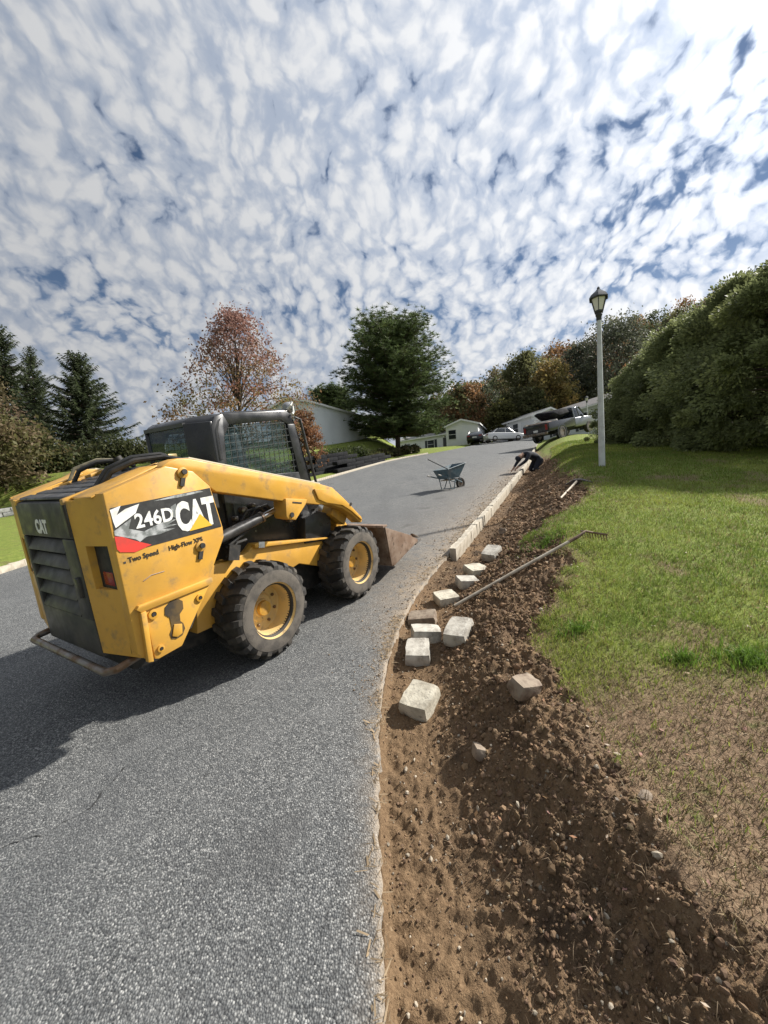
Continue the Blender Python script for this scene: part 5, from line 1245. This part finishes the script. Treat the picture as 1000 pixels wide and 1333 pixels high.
# loaded pickup
x, y, z = on_ground(733, 27.0)
def gz(x_, y_): return float(H(np.array([x_]), np.array([y_]), False)[0])
fx, fy = math.cos(R_(33)), math.sin(R_(33))
zf, zr_ = gz(x + 2 * fx, y + 2 * fy), gz(x - 1.3 * fx, y - 1.3 * fy)
zl_, zq = gz(x - .85 * fy, y + .85 * fx), gz(x + .85 * fy, y - .85 * fx)
vx = Vector((fx, fy, (zf - zr_) / 3.3)).normalized(); vy = Vector((-fy, fx, (zl_ - zq) / 1.7)); vz = vx.cross(vy).normalized(); vy = vz.cross(vx)
tkm = Matrix(((vx.x, vy.x, vz.x, x), (vx.y, vy.y, vz.y, y), (vx.z, vy.z, vz.z, (zf * 1.3 + zr_ * 2) / 3.3 + .02), (0, 0, 0, 1)))
tk = empty('pickup_truck'); tk.matrix_world = tkm; tag(tk, 'silver pickup truck with a dark loaded bed parked at the top of the verge', 'truck')
b = B(); b.prism([(.35, .55), (2.75, .50), (2.80, .95), (2.55, 1.08), (1.75, 1.15), (1.45, 1.16), (.35, 1.16)], -.95, .95); b.bevel(.07, 3); b.build('cab_body', m_silver, tk)
b = B(); b.hull([(x_, s * w_, z_) for (x_, w_, z_) in ((.36, .90, 1.14), (1.85, .90, 1.12), (1.25, .76, 1.84), (.42, .78, 1.86)) for s in (-1, 1)]); b.bevel(.03); b.build('windows', m_glassd, tk)
b = B(); b.hull([(x_, s * w_, z_) for (x_, w_, z_) in ((.38, .78, 1.84), (1.22, .76, 1.83), (.45, .68, 1.90), (1.15, .68, 1.89)) for s in (-1, 1)]); b.build('roof', m_silver, tk)
for s in (-1, 1):
    for (a_, c_) in (((.38, .90, 1.14), (.42, .79, 1.86)), ((1.82, .90, 1.13), (1.24, .77, 1.85)), ((1.05, .905, 1.14), (.95, .785, 1.85))):
        B().tube([(a_[0], s * a_[1], a_[2]), (c_[0], s * c_[1], c_[2])], .045, 6).build('pillar', m_silver, tk)
    b = B(); b.box((-1.15, s * .93, .92), (2.9, .06, .55)); b.bevel(.02); b.build('bed_side', m_card, tk)
    B().box((-2.66, s * .80, .92), (.05, .14, .34)).build('tail_lamp', m_lamp_r, tk)
    B().box((1.55, s * 1.05, 1.25), (.12, .18, .2)).build('mirror', m_card, tk)
    B().lathe([(.52, s * .80), (.52, s * .965), (.44, s * .965), (.44, s * .80)], c=(-1.25, 0, .42), k=24, closed=True).build('wheel_arch', m_card, tk)
B().box((-1.15, 0, .66), (2.9, 1.8, .06)).build('bed_floor', m_card, tk)
b = B(); b.box((-2.62, 0, .92), (.06, 1.8, .55)); b.bevel(.015); b.build('tailgate', m_card, tk)
b = B(); b.box((-2.76, 0, .55), (.14, 1.8, .16)); b.bevel(.03); b.build('bumper', m_steel, tk)
B().box((-2.655, 0, .75), (.02, .32, .14)).build('number_plate', m_white, tk)
B().box((0, 0, .48), (5.0, .8, .22)).build('chassis', m_dark, tk)
wheel_set(tk, (-1.25, 2.0), .84, .40, .27)
def on_truck(name, lp3, me, label, cat, rz=0.0, group=None):
    o = link(name, me, None); o.matrix_world = tkm @ Matrix.Translation(lp3) @ Matrix.Rotation(rz, 4, 'Z'); tag(o, label, cat, group); return o
tarp = B(); tarp.hull([(random.uniform(-.95, .95), random.uniform(-.85, .85), random.uniform(.0, .62)) for _ in range(50)]); tarp.bevel(.05); tm_ = tarp.mesh('tarp'); tm_.materials.append(m_tarp)
on_truck('tarp', (-.75, 0, 1.30), tm_, 'black tarp heaped over the load in the pickup bed', 'tarp')
for i, (lp3, dm, mt, lb) in enumerate((((-2.0, .35, 1.05), (.7, .9, .45), M('kraft_sack', (.42, .32, .24), .9, bump=.4), 'tan sack at the left rear of the pickup bed'), ((-2.15, -.45, 1.02), (.6, .7, .38), M('pink_sack', (.44, .28, .22), .9, bump=.4), 'pinkish sack at the right rear of the pickup bed'), ((-1.5, -.2, 1.12), (.7, 1.2, .4), M('white_sack', (.55, .52, .47), .9, bump=.4), 'whitish sack in front of the other two in the pickup bed'))):
    on_truck('sack', lp3, stone_mesh('sack', dm, mt, 300 + i, .1, .25), lb, 'sack', .3 * i, 'sacks in the pickup bed')
bd = B(); bd.box((0, 0, 0), (2.6, .16, .05)); bm_ = bd.mesh('plank'); bm_.materials.append(m_wood)
on_truck('plank', (-1.6, .62, 1.24), bm_, 'weathered plank lying along the pickup bed side', 'plank', .05)

# ------------------------------------------------------------------ person bent over the kerb
def skin_body():
    J = dict(hip=(.24, 0, .50, .175), waist=(.05, 0, .60, .165), chest=(-.18, 0, .69, .185), neckb=(-.36, 0, .68, .095), neck=(-.45, 0, .64, .066), head=(-.53, 0, .58, .098), crown=(-.61, 0, .51, .088),
             shl=(-.29, .20, .65, .085), ell=(-.46, .26, .42, .06), wrl=(-.66, .19, .23, .040), hal=(-.73, .17, .16, .038),
             shr=(-.29, -.20, .65, .085), elr=(-.48, -.24, .42, .06), wrr=(-.72, -.12, .24, .040), har=(-.79, -.10, .17, .038),
             hl=(.22, .13, .44, .125), kl=(-.02, .16, .11, .085), al=(.42, .17, .09, .055), fl=(.52, .18, .07, .048), tl=(.54, .19, .02, .038),
             hr=(.22, -.13, .44, .125), kr=(-.06, -.16, .11, .085), ar=(.40, -.17, .09, .055), fr=(.50, -.18, .07, .048), tr=(.52, -.19, .02, .038))
    E_ = ['hip waist', 'waist chest', 'chest neckb', 'neckb neck', 'neck head', 'head crown', 'chest shl', 'shl ell', 'ell wrl', 'wrl hal', 'chest shr', 'shr elr', 'elr wrr', 'wrr har', 'hip hl', 'hl kl', 'kl al', 'al fl', 'fl tl', 'hip hr', 'hr kr', 'kr ar', 'ar fr', 'fr tr']
    names = list(J); V_ = [J[k_][:3] for k_ in names]; rad = [J[k_][3] for k_ in names]; ed = [tuple(names.index(q) for q in e.split()) for e in E_]
    for base_j, sgn in (('hal', 1), ('har', -1)):            # five fingers each
        hb = Vector(J[base_j][:3])
        for f_ in range(5):
            o_ = (f_ - 2) * .017; ln_ = (.055, .07, .075, .07, .055)[f_]
            if f_ == 0: a1 = hb + Vector((-.01, -sgn * .045, -.01)); a2 = a1 + Vector((-.03, -sgn * .012, -.03))
            else: a1 = hb + Vector((-.045, sgn * o_, -.03)); a2 = a1 + Vector((-.012, sgn * o_ * .2, -ln_ * .7))
            i0 = len(V_); V_ += [tuple(a1), tuple(a2)]; rad += [.0105, .0085]; ed += [(names.index(base_j), i0), (i0, i0 + 1)]
    me = bpy.data.meshes.new('body'); me.from_pydata(V_, ed, []); o = bpy.data.objects.new('body', me); col.objects.link(o)
    sk_ = o.modifiers.new('skin', 'SKIN'); 
    lay = me.skin_vertices[0] if me.skin_vertices else None
    if lay is None:
        bm = bmesh.new(); bm.from_mesh(me); bm.verts.layers.skin.verify(); bm.to_mesh(me); bm.free(); lay = me.skin_vertices[0]
    for i, q in enumerate(rad): lay.data[i].radius = (q, q)
    lay.data[0].use_root = True
    o.modifiers.new('sub', 'SUBSURF').levels = 2; o.modifiers['sub'].render_levels = 2
    ev_ = bpy.data.meshes.new_from_object(o.evaluated_get(bpy.context.evaluated_depsgraph_get())); bpy.data.objects.remove(o)
    ev_.name = 'body'; ev_.materials.clear(); ev_.materials.append(m_navy); ev_.materials.append(m_skin)
    m_boot = M('work_boot', (.05, .035, .025), .7); ev_.materials.append(m_boot)
    for p in ev_.polygons:
        c = p.center; p.use_smooth = True
        if (c.x < -.64 and c.z < .26) or (c.x < -.42 and c.z > .44 and abs(c.y) < .12): p.material_index = 1
        elif c.x > .40 and c.z < .16: p.material_index = 2
    return ev_
q = at(694, 607, 14.0)
ppx, ppy = q[0], q[1]
pe = empty('person', (ppx, ppy, hz(ppx, ppy) - .03), R_(18)); tag(pe, 'person in dark clothes bent over reaching down to the newly laid kerb', 'person')
link('body', skin_body(), None, pe)
B().lathe([(.108, 0), (.112, .035), (.095, .075), (.05, .105), (.0001, .112)], k=20, ax='z').build('cap', m_navy, pe)
cp = pe.children[-1]; cp.location = (-.595, 0, .535); cp.rotation_euler = (0, R_(-128), 0)
b = B(); b.hull([(-.57, -.03, .45), (-.57, .03, .45), (-.53, 0, .45), (-.55, -.02, .425), (-.55, .02, .425)]); b.build('nose', m_skin, pe)
